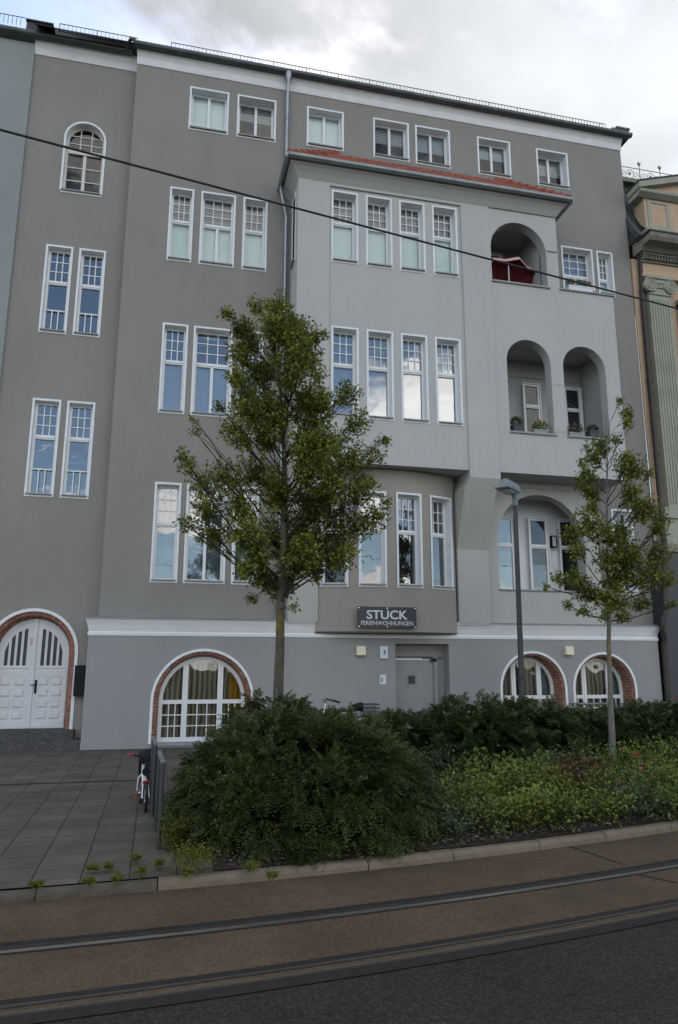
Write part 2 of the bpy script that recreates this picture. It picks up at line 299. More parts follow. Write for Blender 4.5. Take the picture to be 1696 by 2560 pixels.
def gritmat(name, col, dark, light, patch=0.18, gs=55.0, cracks=False, rough=0.88):
    m, t, b = mat(name); b.inputs['Roughness'].default_value = rough; b.inputs['Specular IOR Level'].default_value = 0.2 if rough > 0.5 else 0.5
    c = t.nodes.new('ShaderNodeTexCoord')
    v1 = t.nodes.new('ShaderNodeTexVoronoi'); v1.inputs['Scale'].default_value = gs; t.links.new(c.outputs['Object'], v1.inputs['Vector'])
    r = t.nodes.new('ShaderNodeValToRGB'); e = r.color_ramp.elements; e[0].color = (*dark, 1); e[1].color = (*light, 1); q = e.new(0.5); q.color = (*col, 1)
    sp = t.nodes.new('ShaderNodeSeparateColor'); t.links.new(v1.outputs['Color'], sp.inputs[0]); t.links.new(sp.outputs[0], r.inputs[0])
    n = t.nodes.new('ShaderNodeTexNoise'); n.inputs['Scale'].default_value = 1.1; n.inputs['Detail'].default_value = 9; n.inputs['Roughness'].default_value = 0.66; t.links.new(c.outputs['Object'], n.inputs['Vector'])
    mr = t.nodes.new('ShaderNodeMapRange'); mr.inputs['From Min'].default_value = 0.3; mr.inputs['From Max'].default_value = 0.7; mr.inputs['To Min'].default_value = 1-patch; mr.inputs['To Max'].default_value = 1+patch; t.links.new(n.outputs['Fac'], mr.inputs[0])
    v = t.nodes.new('ShaderNodeVectorMath'); v.operation = 'SCALE'; t.links.new(r.outputs[0], v.inputs[0]); t.links.new(mr.outputs[0], v.inputs['Scale'])
    t.links.new(v.outputs[0], b.inputs['Base Color'])
    bp = t.nodes.new('ShaderNodeBump'); bp.inputs['Strength'].default_value = 0.5; bp.inputs['Distance'].default_value = 0.006; t.links.new(v1.outputs['Distance'], bp.inputs['Height']); t.links.new(bp.outputs[0], b.inputs['Normal'])
    return m

M = dict(
    wall=stucco('grey_brown_stucco', (0.262, 0.250, 0.232)), bay=stucco('light_grey_stucco', (0.455, 0.455, 0.44), 0.04), plinth=stucco('blue_grey_plinth_stucco', (0.305, 0.302, 0.300), 0.05),
    bow=stucco('taupe_stucco', (0.318, 0.294, 0.265)), loggia=simple('pale_loggia_paint', (0.44, 0.44, 0.43), 0.9, noise=0.04, nscale=3),
    mid=stucco('mid_grey_stucco', (0.44, 0.43, 0.405), 0.04), blue=stucco('blue_grey_stucco', (0.275, 0.297, 0.288), 0.06),
    white=simple('white_paint', (0.74, 0.755, 0.76), 0.6, noise=0.035, nscale=3, bump=0.08, bscale=50), trim=simple('white_trim_render', (0.76, 0.78, 0.79), 0.8, noise=0.05, nscale=5, bump=0.1, bscale=45),
    cornice=simple('pale_cornice_render', (0.70, 0.71, 0.72), 0.85, noise=0.06, nscale=2.5, bump=0.1), frame=simple('white_window_paint', (0.75, 0.76, 0.76), 0.4),
    cream=simple('cream_window_paint', (0.62, 0.60, 0.52), 0.45, noise=0.06), sill=simple('grey_stone_sill', (0.30, 0.30, 0.295), 0.75, noise=0.12, nscale=30),
    zinc=simple('zinc_sheet', (0.26, 0.285, 0.29), 0.42, metal=0.55, noise=0.18, nscale=4), zincd=simple('weathered_dark_zinc', (0.085, 0.10, 0.10), 0.5, metal=0.4, noise=0.25, nscale=3),
    pipe=simple('bright_zinc_pipe', (0.27, 0.295, 0.315), 0.36, metal=0.75, noise=0.12, nscale=5), tile=simple('red_clay_tile', (0.26, 0.072, 0.038), 0.75, noise=0.35, nscale=5, bump=0.2),
    rust=simple('rusty_bar_steel', (0.16, 0.13, 0.12), 0.7, noise=0.4, nscale=6), slate=simple('dark_roof_slate', (0.045, 0.048, 0.052), 0.6, noise=0.3, nscale=6),
    brick=brickmat('old_red_brick'), glass=glassmat('window_glass'), glassd=glassmat('low_reflection_glass', 0.03, 1.6), glassk=glassmat('shaded_glass', 0.01, 0.7), glassr=glassmat('strong_reflection_glass', 0.13, 2.6),
    room=simple('dark_room', (0.022, 0.022, 0.025), 0.9), blind_or_backing=simple('pale_green_blind', (0.66, 0.77, 0.755), 0.9, noise=0.02), blindg=striped('grey_pleated_blind', (0.34, 0.37, 0.37), (0.19, 0.21, 0.21), 'Z', 3.6, 0.0),  # room: shade of unlit interiors put into a near-black colour
    blindb=striped('blue_grey_pleated_blind', (0.34, 0.38, 0.42), (0.28, 0.32, 0.36), 'Z', 6.0, 0.0), blindd=striped('dark_slat_blind', (0.060, 0.056, 0.055), (0.035, 0.033, 0.033), 'Z', 5.0, 0.0),
    curt=striped('striped_beige_curtain', (0.42, 0.36, 0.25), (0.13, 0.11, 0.075), 'X', 2.6, 2.5), curty=striped('mustard_curtain', (0.48, 0.28, 0.02), (0.30, 0.16, 0.012), 'X', 3.0, 2.0),
    net=simple('grey_net_curtain', (0.20, 0.25, 0.27), 0.95, noise=0.25, nscale=4), granite=gritmat('grey_granite', (0.070, 0.069, 0.067), (0.034, 0.034, 0.034), (0.14, 0.135, 0.13), 0.2, 90),
    blackm=simple('black_powder_coat', (0.010, 0.012, 0.015), 0.6, spec=0.2), anth=simple('anthracite_paint', (0.034, 0.037, 0.043), 0.45, noise=0.08, nscale=9), steel=simple('grey_galvanised', (0.20, 0.21, 0.215), 0.42, metal=0.5, noise=0.15, nscale=12),
    doorg=simple('weathered_grey_door', (0.26, 0.27, 0.26), 0.6, noise=0.12, nscale=4, bump=0.1, bscale=20), beige=simple('cream_plastic', (0.70, 0.67, 0.50), 0.5), signd=simple('dark_slate_sign', (0.022, 0.022, 0.030), 0.4), signl=simple('sign_lettering', (0.62, 0.65, 0.68), 0.5),
    sign3=simple('number_sign_plate', (0.62, 0.66, 0.72), 0.4), blackp=simple('black_print', (0.01, 0.01, 0.012), 0.5), gold=simple('old_brass', (0.24, 0.16, 0.05), 0.4, metal=0.6),
    wood=simple('white_door_paint', (0.60, 0.61, 0.63), 0.5, noise=0.05, nscale=4), red=simple('red_parasol_cloth', (0.095, 0.003, 0.006), 0.85, noise=0.08), pink=simple('pink_valance_cloth', (0.62, 0.36, 0.36), 0.9),
    redp=simple('red_plastic', (0.28, 0.012, 0.010), 0.35), redg=simple('faded_red_rubber', (0.30, 0.075, 0.065), 0.7), orange=simple('orange_reflector', (0.55, 0.16, 0.01), 0.35), tyre=simple('tyre_rubber', (0.018, 0.018, 0.018), 0.75), chrome=simple('chrome', (0.6, 0.6, 0.6), 0.2, metal=1.0),
    soil=gritmat('bark_mulch_soil', (0.045, 0.032, 0.024), (0.018, 0.013, 0.010), (0.085, 0.065, 0.05), 0.3, 45), chip=simple('bleached_bark_chip', (0.15, 0.12, 0.10), 0.95, noise=0.5, nscale=9),
    slab=slabmat('concrete_paving_slabs'), conc=gritmat('brown_track_concrete', (0.086, 0.062, 0.038), (0.066, 0.047, 0.029), (0.113, 0.084, 0.053), 0.24, 70), asph=gritmat('dark_asphalt', (0.028, 0.0235, 0.020), (0.018, 0.015, 0.0125), (0.052, 0.044, 0.038), 0.22, 75, rough=0.95),
    kerb=simple('pale_granite_kerb', (0.165, 0.131, 0.090), 0.85, noise=0.2, nscale=7, bump=0.15, bscale=70), kerbd=simple('dirty_granite_kerb', (0.088, 0.073, 0.054), 0.9, noise=0.25, nscale=7, bump=0.2), bitu=simple('black_joint_compound', (0.022, 0.0195, 0.018), 0.85, spec=0.25, noise=0.2, nscale=12), rail=simple('worn_rail_steel', (0.30, 0.285, 0.27), 0.36, metal=0.8, noise=0.25, nscale=5), groove=simple('dark_rail_groove', (0.012, 0.010, 0.008), 0.9),
    railr=simple('brown_rail_flank', (0.035, 0.030, 0.026), 0.6, metal=0.3, noise=0.25, nscale=8), railt=simple('rusty_rail_lip', (0.075, 0.055, 0.033), 0.6, noise=0.25, nscale=6),
    bark=barkmat('grey_bark', (0.040, 0.034, 0.027), (0.115, 0.100, 0.082), ((0.16, 0.12, 0.018), 1.4, 2.5)), bark2=barkmat('pale_young_bark', (0.075, 0.07, 0.06), (0.22, 0.21, 0.19), ((0.16, 0.13, 0.02), 0.8, 2.3)),
    twig=simple('dark_twig', (0.035, 0.028, 0.02), 0.9), leaf=leafmat('pear_leaves', (0.068, 0.098, 0.014), (0.215, 0.245, 0.038), (0.30, 0.25, 0.04), 0.32, 0.42), yew=leafmat('yew_needles', (0.018, 0.032, 0.009), (0.062, 0.083, 0.019), (0.125, 0.13, 0.028), 0.18, 0.5), yew2=leafmat('dark_hedge_needles', (0.015, 0.028, 0.009), (0.048, 0.072, 0.018), (0.10, 0.12, 0.025), 0.18, 0.5),
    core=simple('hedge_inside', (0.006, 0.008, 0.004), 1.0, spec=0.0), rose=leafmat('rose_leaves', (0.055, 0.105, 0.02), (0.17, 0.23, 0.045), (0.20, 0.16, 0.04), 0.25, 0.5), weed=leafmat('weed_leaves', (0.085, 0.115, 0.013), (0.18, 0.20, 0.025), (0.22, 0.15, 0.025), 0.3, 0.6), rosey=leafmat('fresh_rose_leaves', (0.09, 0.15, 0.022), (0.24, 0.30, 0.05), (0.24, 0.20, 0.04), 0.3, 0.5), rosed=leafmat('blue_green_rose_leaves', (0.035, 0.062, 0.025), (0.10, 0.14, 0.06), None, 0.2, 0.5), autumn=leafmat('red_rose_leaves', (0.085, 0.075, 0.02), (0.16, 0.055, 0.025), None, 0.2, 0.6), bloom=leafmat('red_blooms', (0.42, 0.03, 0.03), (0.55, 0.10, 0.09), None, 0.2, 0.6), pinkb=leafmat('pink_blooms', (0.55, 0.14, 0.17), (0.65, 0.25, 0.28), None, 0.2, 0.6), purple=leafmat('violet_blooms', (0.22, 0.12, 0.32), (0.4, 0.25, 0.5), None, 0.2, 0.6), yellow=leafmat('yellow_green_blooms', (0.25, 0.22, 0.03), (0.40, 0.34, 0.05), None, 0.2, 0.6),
    peach=simple('peach_plaster', (0.50, 0.365, 0.25), 0.9, noise=0.10, nscale=1.6, bump=0.12), sage=simple('sage_stone_paint', (0.33, 0.335, 0.27), 0.85, noise=0.10, nscale=2.2, bump=0.12), saged=simple('dark_sage_cornice', (0.21, 0.205, 0.165), 0.9, noise=0.25, nscale=3), brownp=simple('brown_downpipe', (0.035, 0.025, 0.02), 0.55, noise=0.2), dgran=gritmat('dark_polished_granite', (0.030, 0.034, 0.045), (0.018, 0.02, 0.028), (0.055, 0.06, 0.07), 0.15, 80, rough=0.35),
    iron=simple('wrought_iron', (0.10, 0.115, 0.13), 0.5, metal=0.5), cable=simple('black_cable', (0.010, 0.010, 0.011), 0.6), lampg=simple('lamp_grey_paint', (0.20, 0.24, 0.265), 0.45), diff=simple('milky_diffuser', (0.55, 0.55, 0.52), 0.3), terr=simple('dark_planter', (0.045, 0.048, 0.06), 0.6), planter=simple('white_planter', (0.68, 0.69, 0.70), 0.5), planterg=simple('grey_planter', (0.30, 0.32, 0.31), 0.6), wicker=striped('dark_wicker', (0.05, 0.05, 0.05), (0.025, 0.025, 0.025), 'Z', 14, 0.0), wire=simple('grey_wire', (0.25, 0.25, 0.25), 0.5))

# ------------------------------------------------------------------ ground
def kerb_y(x):
    if x < -2: return -10.472+0.017*(x+2)
    if x > 9: return -8.5305+0.336*(x-9)
    return -10.38+0.075*x+0.0145*x*x
def rail1_y(x):
    if x < -2.2: return -11.553+0.014*(x+2.2)
    if x > 9: return -9.515+0.35*(x-9)
    return -11.45+0.08*x+0.015*x*x
def rail2_y(x): return rail1_y(x)-0.955+0.012*max(-1.5, min(x, 9))
RZ = -0.08
xs = [-60, -40, -25, -16, -10, -7, -5, -4, -3.5]+[round(-3+0.25*i, 2) for i in range(60)]+[13, 16, 20, 26, 34, 45, 60]
def strip(mb, fa, fb, z, x0=-60, x1=60, m=0):
    q = [x for x in xs if x0 <= x <= x1]
    for a, b in zip(q, q[1:]): mb.quad((a, fa(a), z), (b, fa(b), z), (b, fb(b), z), (a, fb(a), z), m)
g = MB(); g.quad((-600, -600, -0.25), (600, -600, -0.25), (600, 600, -0.25), (-600, 600, -0.25)); tag(g.build('ground', M['asph']), kind='structure')
g = MB(); strip(g, lambda x: kerb_y(x)+0.13, lambda x: 0.6, 0.0); tag(g.build('pavement', M['slab']), kind='structure')
g = MB(); strip(g, lambda x: rail2_y(x)-0.19, lambda x: kerb_y(x)+0.02, RZ); tag(g.build('track_bed', M['conc']), kind='structure')
g = MB(); strip(g, lambda x: -70.0, lambda x: rail2_y(x)-0.185, RZ-0.004); tag(g.build('road', M['asph']), kind='structure')
# kerb stones with tight joints
g = MB(); x = -30.0; cuts = [-30]
while x < 40: x += random.uniform(0.9, 1.15) if x > 0.2 else 1.0; cuts.append(x)
prof = [(0.0, RZ-0.02), (0.0, RZ+0.045), (0.010, RZ+0.070), (0.035, RZ+0.084), (0.115, RZ+0.086), (0.118, RZ+0.02)]
for a, b in zip(cuts, cuts[1:]):
    a2, b2 = a+0.005, b-0.005; md = 0 if a > -0.4 else 1
    n = 4; dz = random.uniform(-0.005, 0.004); dy = random.uniform(-0.006, 0.006)
    st = [a2+(b2-a2)*i/n for i in range(n+1)]
    rows = [[(xx, kerb_y(xx)+py*(1.0 if md == 0 else 0.85)+dy, pz+dz-(0.012 if md else 0)) for py, pz in prof] for xx in st]
    for r0, r1 in zip(rows, rows[1:]):
        for i in range(len(prof)-1): g.quad(r0[i], r1[i], r1[i+1], r0[i+1], md)
    g.poly(list(reversed(rows[0])), md); g.poly(rows[-1], md)
tag(g.build('kerb', [M['kerb'], M['kerbd']], smooth='auto'), kind='structure')
# grooved tram rails set in joint compound
for nm, fy, head in (('tram_rail', rail1_y, 1), ('tram_rail', rail2_y, 0)):
    g = MB()
    def off(d): return lambda x: fy(x)+d
    if head:   # far rail: bright running head towards the street
        lay = [(-0.085, -0.060, 0.003, 1), (-0.060, -0.010, 0.006, 0), (-0.010, 0.030, -0.035, 2), (0.030, 0.060, 0.006, 3), (0.060, 0.150, 0.003, 1)]  # middle strip: recessed groove floor in near-black brown
    else:
        lay = [(-0.20, -0.085, 0.003, 1), (-0.085, -0.055, 0.006, 3), (-0.055, -0.025, 0.006, 4), (-0.025, 0.035, -0.035, 2), (0.035, 0.060, 0.006, 3), (0.060, 0.072, 0.006, 4), (0.072, 0.155, 0.003, 1)]
    for a, b, z, mi in lay: strip(g, off(a), off(b), RZ+z, m=mi)
    for l0, l1 in zip(lay, lay[1:]):
        for a, b in zip(xs, xs[1:]): g.quad((a, fy(a)+l0[1], RZ+l0[2]), (b, fy(b)+l0[1], RZ+l0[2]), (b, fy(b)+l0[1], RZ+l1[2]), (a, fy(a)+l0[1], RZ+l1[2]), 3)
    tag(g.build(nm, [M['rail'], M['bitu'], M['groove'], M['railr'], M['railt']]), kind='structure')
# expansion joints across the track bed
g = MB()
for a, b in ((gnd(1412, 2112, RZ), gnd(1560, 2162, RZ)), (gnd(1585, 2185, RZ), gnd(1725, 2215, RZ))):
    d = (b-a).normalized(); s_ = Vector((-d.y, d.x, 0))*0.011
    g.quad((a+s_)[:2]+(RZ+0.004,), (a-s_)[:2]+(RZ+0.004,), (b-s_)[:2]+(RZ+0.004,), (b+s_)[:2]+(RZ+0.004,))
tag(g.build('road_joint', M['bitu']), kind='structure')
# drainage strip along the pavement and rough cobble strip at the house foot
g = MB(); g.quad((-40, -4.52, 0.004), (1.2, -4.78, 0.004), (1.2, -4.70, 0.004), (-40, -4.44, 0.004)); tag(g.build('drain_channel', M['bitu']), kind='structure')
g = MB(); g.quad((-2.05, -0.52, 0.004), (13, -0.52, 0.004), (13, -0.28, 0.004), (-2.05, -0.28, 0.004)); tag(g.build('pavement_edge', M['granite']), kind='structure')
# planting bed
g = MB(); q = [x for x in xs if 0.4 <= x <= 34]
bedb = lambda x: -6.3 if x < 2.2 else (-6.3+2.9*min(1, (x-2.2)/0.8))+0.02*(x-3)
for a, b in zip(q, q[1:]):
    n = 10
    def hz(x, y, k): return 0.012+(0.05*math.sin(PI*k/n)+0.02*math.sin(3.1*x+2.2*y)*math.sin(2.3*y-x))*(0 if k in (0, n) else 1)
    for k in range(n):
        ya0 = kerb_y(a)+0.133+(bedb(a)-kerb_y(a)-0.133)*k/n; ya1 = kerb_y(a)+0.133+(bedb(a)-kerb_y(a)-0.133)*(k+1)/n
        yb0 = kerb_y(b)+0.133+(bedb(b)-kerb_y(b)-0.133)*k/n; yb1 = kerb_y(b)+0.133+(bedb(b)-kerb_y(b)-0.133)*(k+1)/n
        g.quad((a, ya0, hz(a, ya0, k)), (b, yb0, hz(b, yb0, k)), (b, yb1, hz(b, yb1, k+1)), (a, ya1, hz(a, ya1, k+1)))
tag(g.build('planting_bed', M['soil'], smooth=True), kind='structure')

# ------------------------------------------------------------------ wall building blocks
def sheet(mb, x0, x1, z0, z1, holes, Y=0.0, m=0, fn=None, xcut=()):
    fn = fn or (lambda x, z: (x, Y, z))
    X = sorted({x0, x1, *xcut, *[h[0] for h in holes], *[h[1] for h in holes]}); X = [x for x in X if x0-1e-6 <= x <= x1+1e-6]
    Z = sorted({z0, z1, *[h[2] for h in holes], *[h[3] for h in holes]}); Z = [z for z in Z if z0-1e-6 <= z <= z1+1e-6]
    for a, b in zip(X, X[1:]):
        for c, d in zip(Z, Z[1:]):
            mx_, mz_ = (a+b)/2, (c+d)/2
            if any(h[0] < mx_ < h[1] and h[2] < mz_ < h[3] for h in holes): continue
            mb.quad(fn(a, c), fn(b, c), fn(b, d), fn(a, d), m)
def arch(cx, r, z0, zs, n=22):      # left foot, over the top, right foot
    return [(cx-r, z0)]+[(cx-r*math.cos(PI*i/n), zs+r*math.sin(PI*i/n)) for i in range(n+1)]+[(cx+r, z0)]
def spandrel(mb, cx, r, zs, Y, ztop, m=0, n=22):
    P = arch(cx, r, 0, zs, n)[1:-1]
    for (xa, za), (xb, zb) in zip(P, P[1:]): mb.quad((xa, Y, za), (xb, Y, zb), (xb, Y, ztop), (xa, Y, ztop), m)
def archhole(cx, r, z0, zs): return (cx-r, cx+r, z0, zs+r)
def band(mb, A, B, y, m=0, closed=False, uvw=None):     # flat band between two outlines with equal counts on plane y
    n = len(A); L = 0
    for i in range(n if closed else n-1):
        j = (i+1) % n
        a, b, c, d = A[i], A[j], B[j], B[i]
        mb.quad((a[0], y, a[1]), (b[0], y, b[1]), (c[0], y, c[1]), (d[0], y, d[1]), m)
def loft(mb, A, ya, B, yb, m=0, closed=False, uv=False):  # surface from outline A on plane ya to outline B on plane yb
    n = len(A); L = 0.0
    for i in range(n if closed else n-1):
        j = (i+1) % n
        a, b, c, d = A[i], A[j], B[j], B[i]
        l = math.hypot(b[0]-a[0], b[1]-a[1]); w = math.hypot(d[0]-a[0], d[1]-a[1])+abs(yb-ya)
        k = max(1, int(l/0.4)) if uv else 1
        mb.quad((a[0], ya, a[1]), (b[0], ya, b[1]), (c[0], yb, c[1]), (d[0], yb, d[1]), m, [(0, L), (0, L+l), (w, L+l), (w, L)] if uv else None)
        L += l
def rect(x0, x1, z0, z1): return [(x0, z0), (x0, z1), (x1, z1), (x1, z0)]
def flatT(cx, Y): return lambda x, y, z: (cx+x, Y+y, z)
def turnT(cx, cy, a): return lambda x, y, z: (cx+x*math.cos(a)-y*math.sin(a), cy+x*math.sin(a)+y*math.cos(a), z)

def window(par, T, w, z0, z1, kind='tall1', d=0.2, zt=None, cover=None, upper=None, glass='glass', framem='frame', rail=False, sill=True, tilt=0.6, trim=True, interior=True, cover_h=(0.0, 1.0), tr=0.05, name='window', cdep=0.095):
    """one window: frame mesh with its surround, sill, panes, blinds and dark room behind as children"""
    x0, x1, a0, a1 = -w/2+tr, w/2-tr, z0+tr, z1-tr
    fw = 0.055; f = MB(T); yb = d+0.07
    f.box(x0, x0+fw, d, yb, a0, a1); f.box(x1-fw, x1, d, yb, a0, a1); f.box(x0+fw, x1-fw, d, yb, a0, a0+fw+0.02); f.box(x0+fw, x1-fw, d, yb, a1-fw, a1)
    lights = []   # (xa, xb, za, zb, upper)
    ix0, ix1, iz0, iz1 = x0+fw, x1-fw, a0+fw+0.02, a1-fw
    def mullion(za, zb):
        f.box(-0.035, 0.035, d-0.008, yb, za, zb); return [(ix0, -0.035), (0.035, ix1)]
    if kind == 'small2':
        for a, b in mullion(iz0, iz1): lights.append((a, b, iz0, iz1, False))
    else:
        zt = zt if zt else iz0+(iz1-iz0)*0.655
        f.box(ix0, ix1, d-0.012, yb, zt-0.055, zt+0.055); f.box(ix0, ix1, d-0.03, d-0.012, zt-0.02, zt+0.02)
        lo = mullion(iz0, zt-0.055) if kind == 'tall2' else [(ix0, ix1)]
        for a, b in lo: lights.append((a, b, iz0, zt-0.055, False))
        u0, u1 = zt+0.055, iz1
        lights.append((ix0, ix1, u0, u1, True))
        nc = 3; nr = 3
        if kind == 'plain': nc = nr = 1
        for i in range(1, nc):
            xx = ix0+(ix1-ix0)*i/nc; f.box(xx-0.011, xx+0.011, d+0.008, d+0.05, u0, u1)
        for i in range(1, nr):
            zz = u0+(u1-u0)*i/nr; f.box(ix0, ix1, d+0.010, d+0.048, zz-0.011, zz+0.011)
    if rail:
        zr = iz0+(zt-iz0)*0.42; f.box(ix0, ix1, d-0.03, d-0.010, zr-0.016, zr+0.016)
        for i in (1, 2):
            xx = ix0+(ix1-ix0)*i/3; f.box(xx-0.013, xx+0.013, d-0.028, d-0.012, iz0, zr-0.016)
    fo = f.build(name, M[framem], par)
    if trim:
        s = MB(T); O = rect(-w/2, w/2, z0, z1); I = rect(x0, x1, a0, a1)
        band(s, O, I, -0.016, closed=True); loft(s, O, 0.0, O, -0.016, closed=True); loft(s, I, -0.016, I, d+0.002, closed=True); s.build('surround', M['trim'], fo, fix=False)
    if sill:
        s = MB(T); s.prism_x([(-0.075, a0+0.0), (-0.075, a0+0.028), (d-0.001, a0+0.05), (d-0.001, a0+0.0)], x0-0.012, x1+0.012); s.build('sill', M['sill'], fo, fix=True)
    gl = MB(T)
    for a, b, c, e, up in lights:
        t1, t2 = math.radians(inset_rand(tilt))*(b-a)/2, math.radians(inset_rand(tilt))*(e-c)/2
        y = d+0.032
        gl.quad((a, y-t1-t2, c), (b, y+t1-t2, c), (b, y+t1+t2, e), (a, y-t1+t2, e))
    gl.build('pane', M[glass], fo)
    yc = d+cdep
    for mname, sel, (h0, h1) in ((cover, False, cover_h), (upper, True, (0.0, 1.0))):
        if not mname: continue
        zz = [l for l in lights if l[4] == sel] or lights
        za, zb = min(l[2] for l in zz), max(l[3] for l in zz)
        bl = MB(T); bl.quad((ix0-0.03, yc, za+(zb-za)*h0-0.03*(h0 == 0)), (ix1+0.03, yc, za+(zb-za)*h0-0.03*(h0 == 0)), (ix1+0.03, yc, za+(zb-za)*h1+0.02), (ix0-0.03, yc, za+(zb-za)*h1+0.02))
        bl.build('curtain' if 'curt' in mname or mname == 'net' else 'blind_or_backing', M[mname], fo)  # with room material: flat near-black sheet, the unlit room's shade painted in
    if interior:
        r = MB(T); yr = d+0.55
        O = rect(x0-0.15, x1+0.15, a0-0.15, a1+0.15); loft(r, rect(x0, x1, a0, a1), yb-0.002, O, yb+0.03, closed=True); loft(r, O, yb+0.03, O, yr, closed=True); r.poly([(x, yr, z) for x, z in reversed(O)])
        r.build('dark_room_backing', M['room'], fo)  # box behind the pane, its near-black colour stands for an unlit room
    return fo

# ------------------------------------------------------------------ the grey apartment house
house = thing('apartment_building', 'large grey rendered apartment house with white window surrounds and a projecting bay with arched loggias', 'building')
X0, X1 = -1.62, 13.2
YP, YBAY, YPAN, YE, YB = -0.30, -1.15, -1.10, -1.12, 0.30
EAVE = 17.84
wins = []   # (cx, w, z0, z1) in the main wall for cutting
def cut(cx, w, z0, z1, tr=0.05): return (cx-w/2+tr, cx+w/2-tr, z0+tr, z1-tr)
top_row = [(0.35, 1.07), (1.66, 1.09), (3.62, 1.08), (5.585, 1.09), (6.87, 1.09), (8.825, 1.08), (10.765, 1.07)]
TZ = [(16.04, 17.40), (16.05, 17.41), (16.13, 17.42), (16.13, 17.43), (16.13, 17.43), (16.13, 17.41), (16.08, 17.36)]
rowL = [(-0.25, 0.63), (0.71, 0.92), (1.70, 0.66)]; rowM = [(-0.24, 0.64), (0.72, 1.0), (1.68, 0.66)]; rowK = [(-0.215, 0.63), (0.725, 0.99), (1.685, 0.64)]
holes = [cut(c, w, *TZ[i]) for i, (c, w) in enumerate(top_row)]
holes += [cut(c, w, 12.07, 14.22) for c, w in rowL]+[cut(c, w, 7.91, 10.32) for c, w in rowM]+[cut(c, w, 3.71, 6.15) for c, w in rowK]
holes += [cut(11.385, 1.05, 12.66, 14.14), cut(12.315, 0.55, 12.66, 14.13), cut(12.2, 0.66, 3.71, 6.1)]
holes += [(8.06, 9.66, 11.9, 14.0), (8.2, 11.4, 7.6, 10.42), (8.02, 11.15, 3.6, 6.5), (3.3, 7.15, 2.9, 6.6)]
mb = MB(); sheet(mb, X0, X1, 2.0, EAVE+0.25, holes)
mb.quad((X0, 0.3, 0), (X0, 0.0, 0), (X0, 0.0, 18.1), (X0, 0.3, 18.1))
mb.quad((X1, 0, 0), (X1, 12, 0), (X1, 12, 18.1), (X1, 0, 18.1)); mb.quad((X1, 12, 0), (-4.28, 12, 0), (-4.28, 12, 18.1), (X1, 12, 18.1))
# stairwell section, set back
DC, DR, DZS, DZ0 = -3.04, 1.0, 2.08, 0.40
AWC, AWR, AWZ = -2.825, 0.53, 15.46
bh = [cut(-3.215, 0.65, 9.87, 12.28), cut(-2.415, 0.66, 9.87, 12.28), cut(-3.19, 0.65, 5.70, 8.145), cut(-2.395, 0.66, 5.70, 8.145), archhole(DC, DR-0.06, 0.0, DZS), archhole(AWC, AWR-0.05, 13.86, AWZ)]
sheet(mb, -4.28, X0, 0.0, EAVE+0.25, bh, YB)
spandrel(mb, DC, DR-0.06, DZS, YB, DZS+DR-0.06); spandrel(mb, AWC, AWR-0.05, AWZ, YB, AWZ+AWR-0.05)
mb.build('wall', M['wall'], house)

# windows of the flat wall
spec_top = [dict(cover='blind_or_backing', glass='glassk'), dict(cover='blindg', cover_h=(0.62, 1), glass='glassk'), dict(cover='blind_or_backing', glass='glassk'), dict(cover='blindg', cover_h=(0.55, 1), glass='glassk'), dict(cover='blindb', cover_h=(0.5, 1), glass='glassk'), dict(cover='blindb', cover_h=(0.62, 1), glass='glassk'), dict(cover='blindg', cover_h=(0.5, 1), glass='glassk')]
for i, (c, w) in enumerate(top_row): window(house, flatT(c, 0), w, *TZ[i], 'small2', d=0.26 if i in (1, 6) else 0.2, **spec_top[i])
for (c, w), k in zip(rowL, ('tall1', 'tall2', 'tall1')): window(house, flatT(c, 0), w, 12.07, 14.22, k, zt=13.33, cover='blind_or_backing', upper='blindg', glass='glassk')
for (c, w), k, u in zip(rowM, ('tall1', 'tall2', 'tall1'), (None, 'room', None)): window(house, flatT(c, 0), w, 7.91, 10.32, k, zt=9.35, cover='blindb', upper=u, glass='glassr', cover_h=(0.06, 1))
for (c, w), k in zip(rowK, ('tall1', 'tall2', 'tall1')): window(house, flatT(c, 0), w, 3.71, 6.15, k, zt=5.15, cover='net', upper='net', glass='glass')
window(house, flatT(11.385, 0), 1.05, 12.66, 14.14, 'tall2', zt=13.27, cover='net', upper='blindg', glass='glass')
window(house, flatT(12.315, 0), 0.55, 12.66, 14.13, 'tall1', zt=13.27, cover='blind_or_backing', upper='blindg', glass='glass')
window(house, flatT(12.2, 0), 0.66, 3.71, 6.1, 'tall1', zt=5.1, cover='net', glass='glass')
for c in (-3.215, -2.415): window(house, flatT(c, YB), 0.655, 9.87, 12.28, 'tall1', zt=11.32, rail=True, glass='glassr', d=0.17)
for c in (-3.19, -2.395): window(house, flatT(c, YB), 0.655, 5.70, 8.145, 'tall1', zt=7.22, rail=True, glass='glassr', d=0.17)

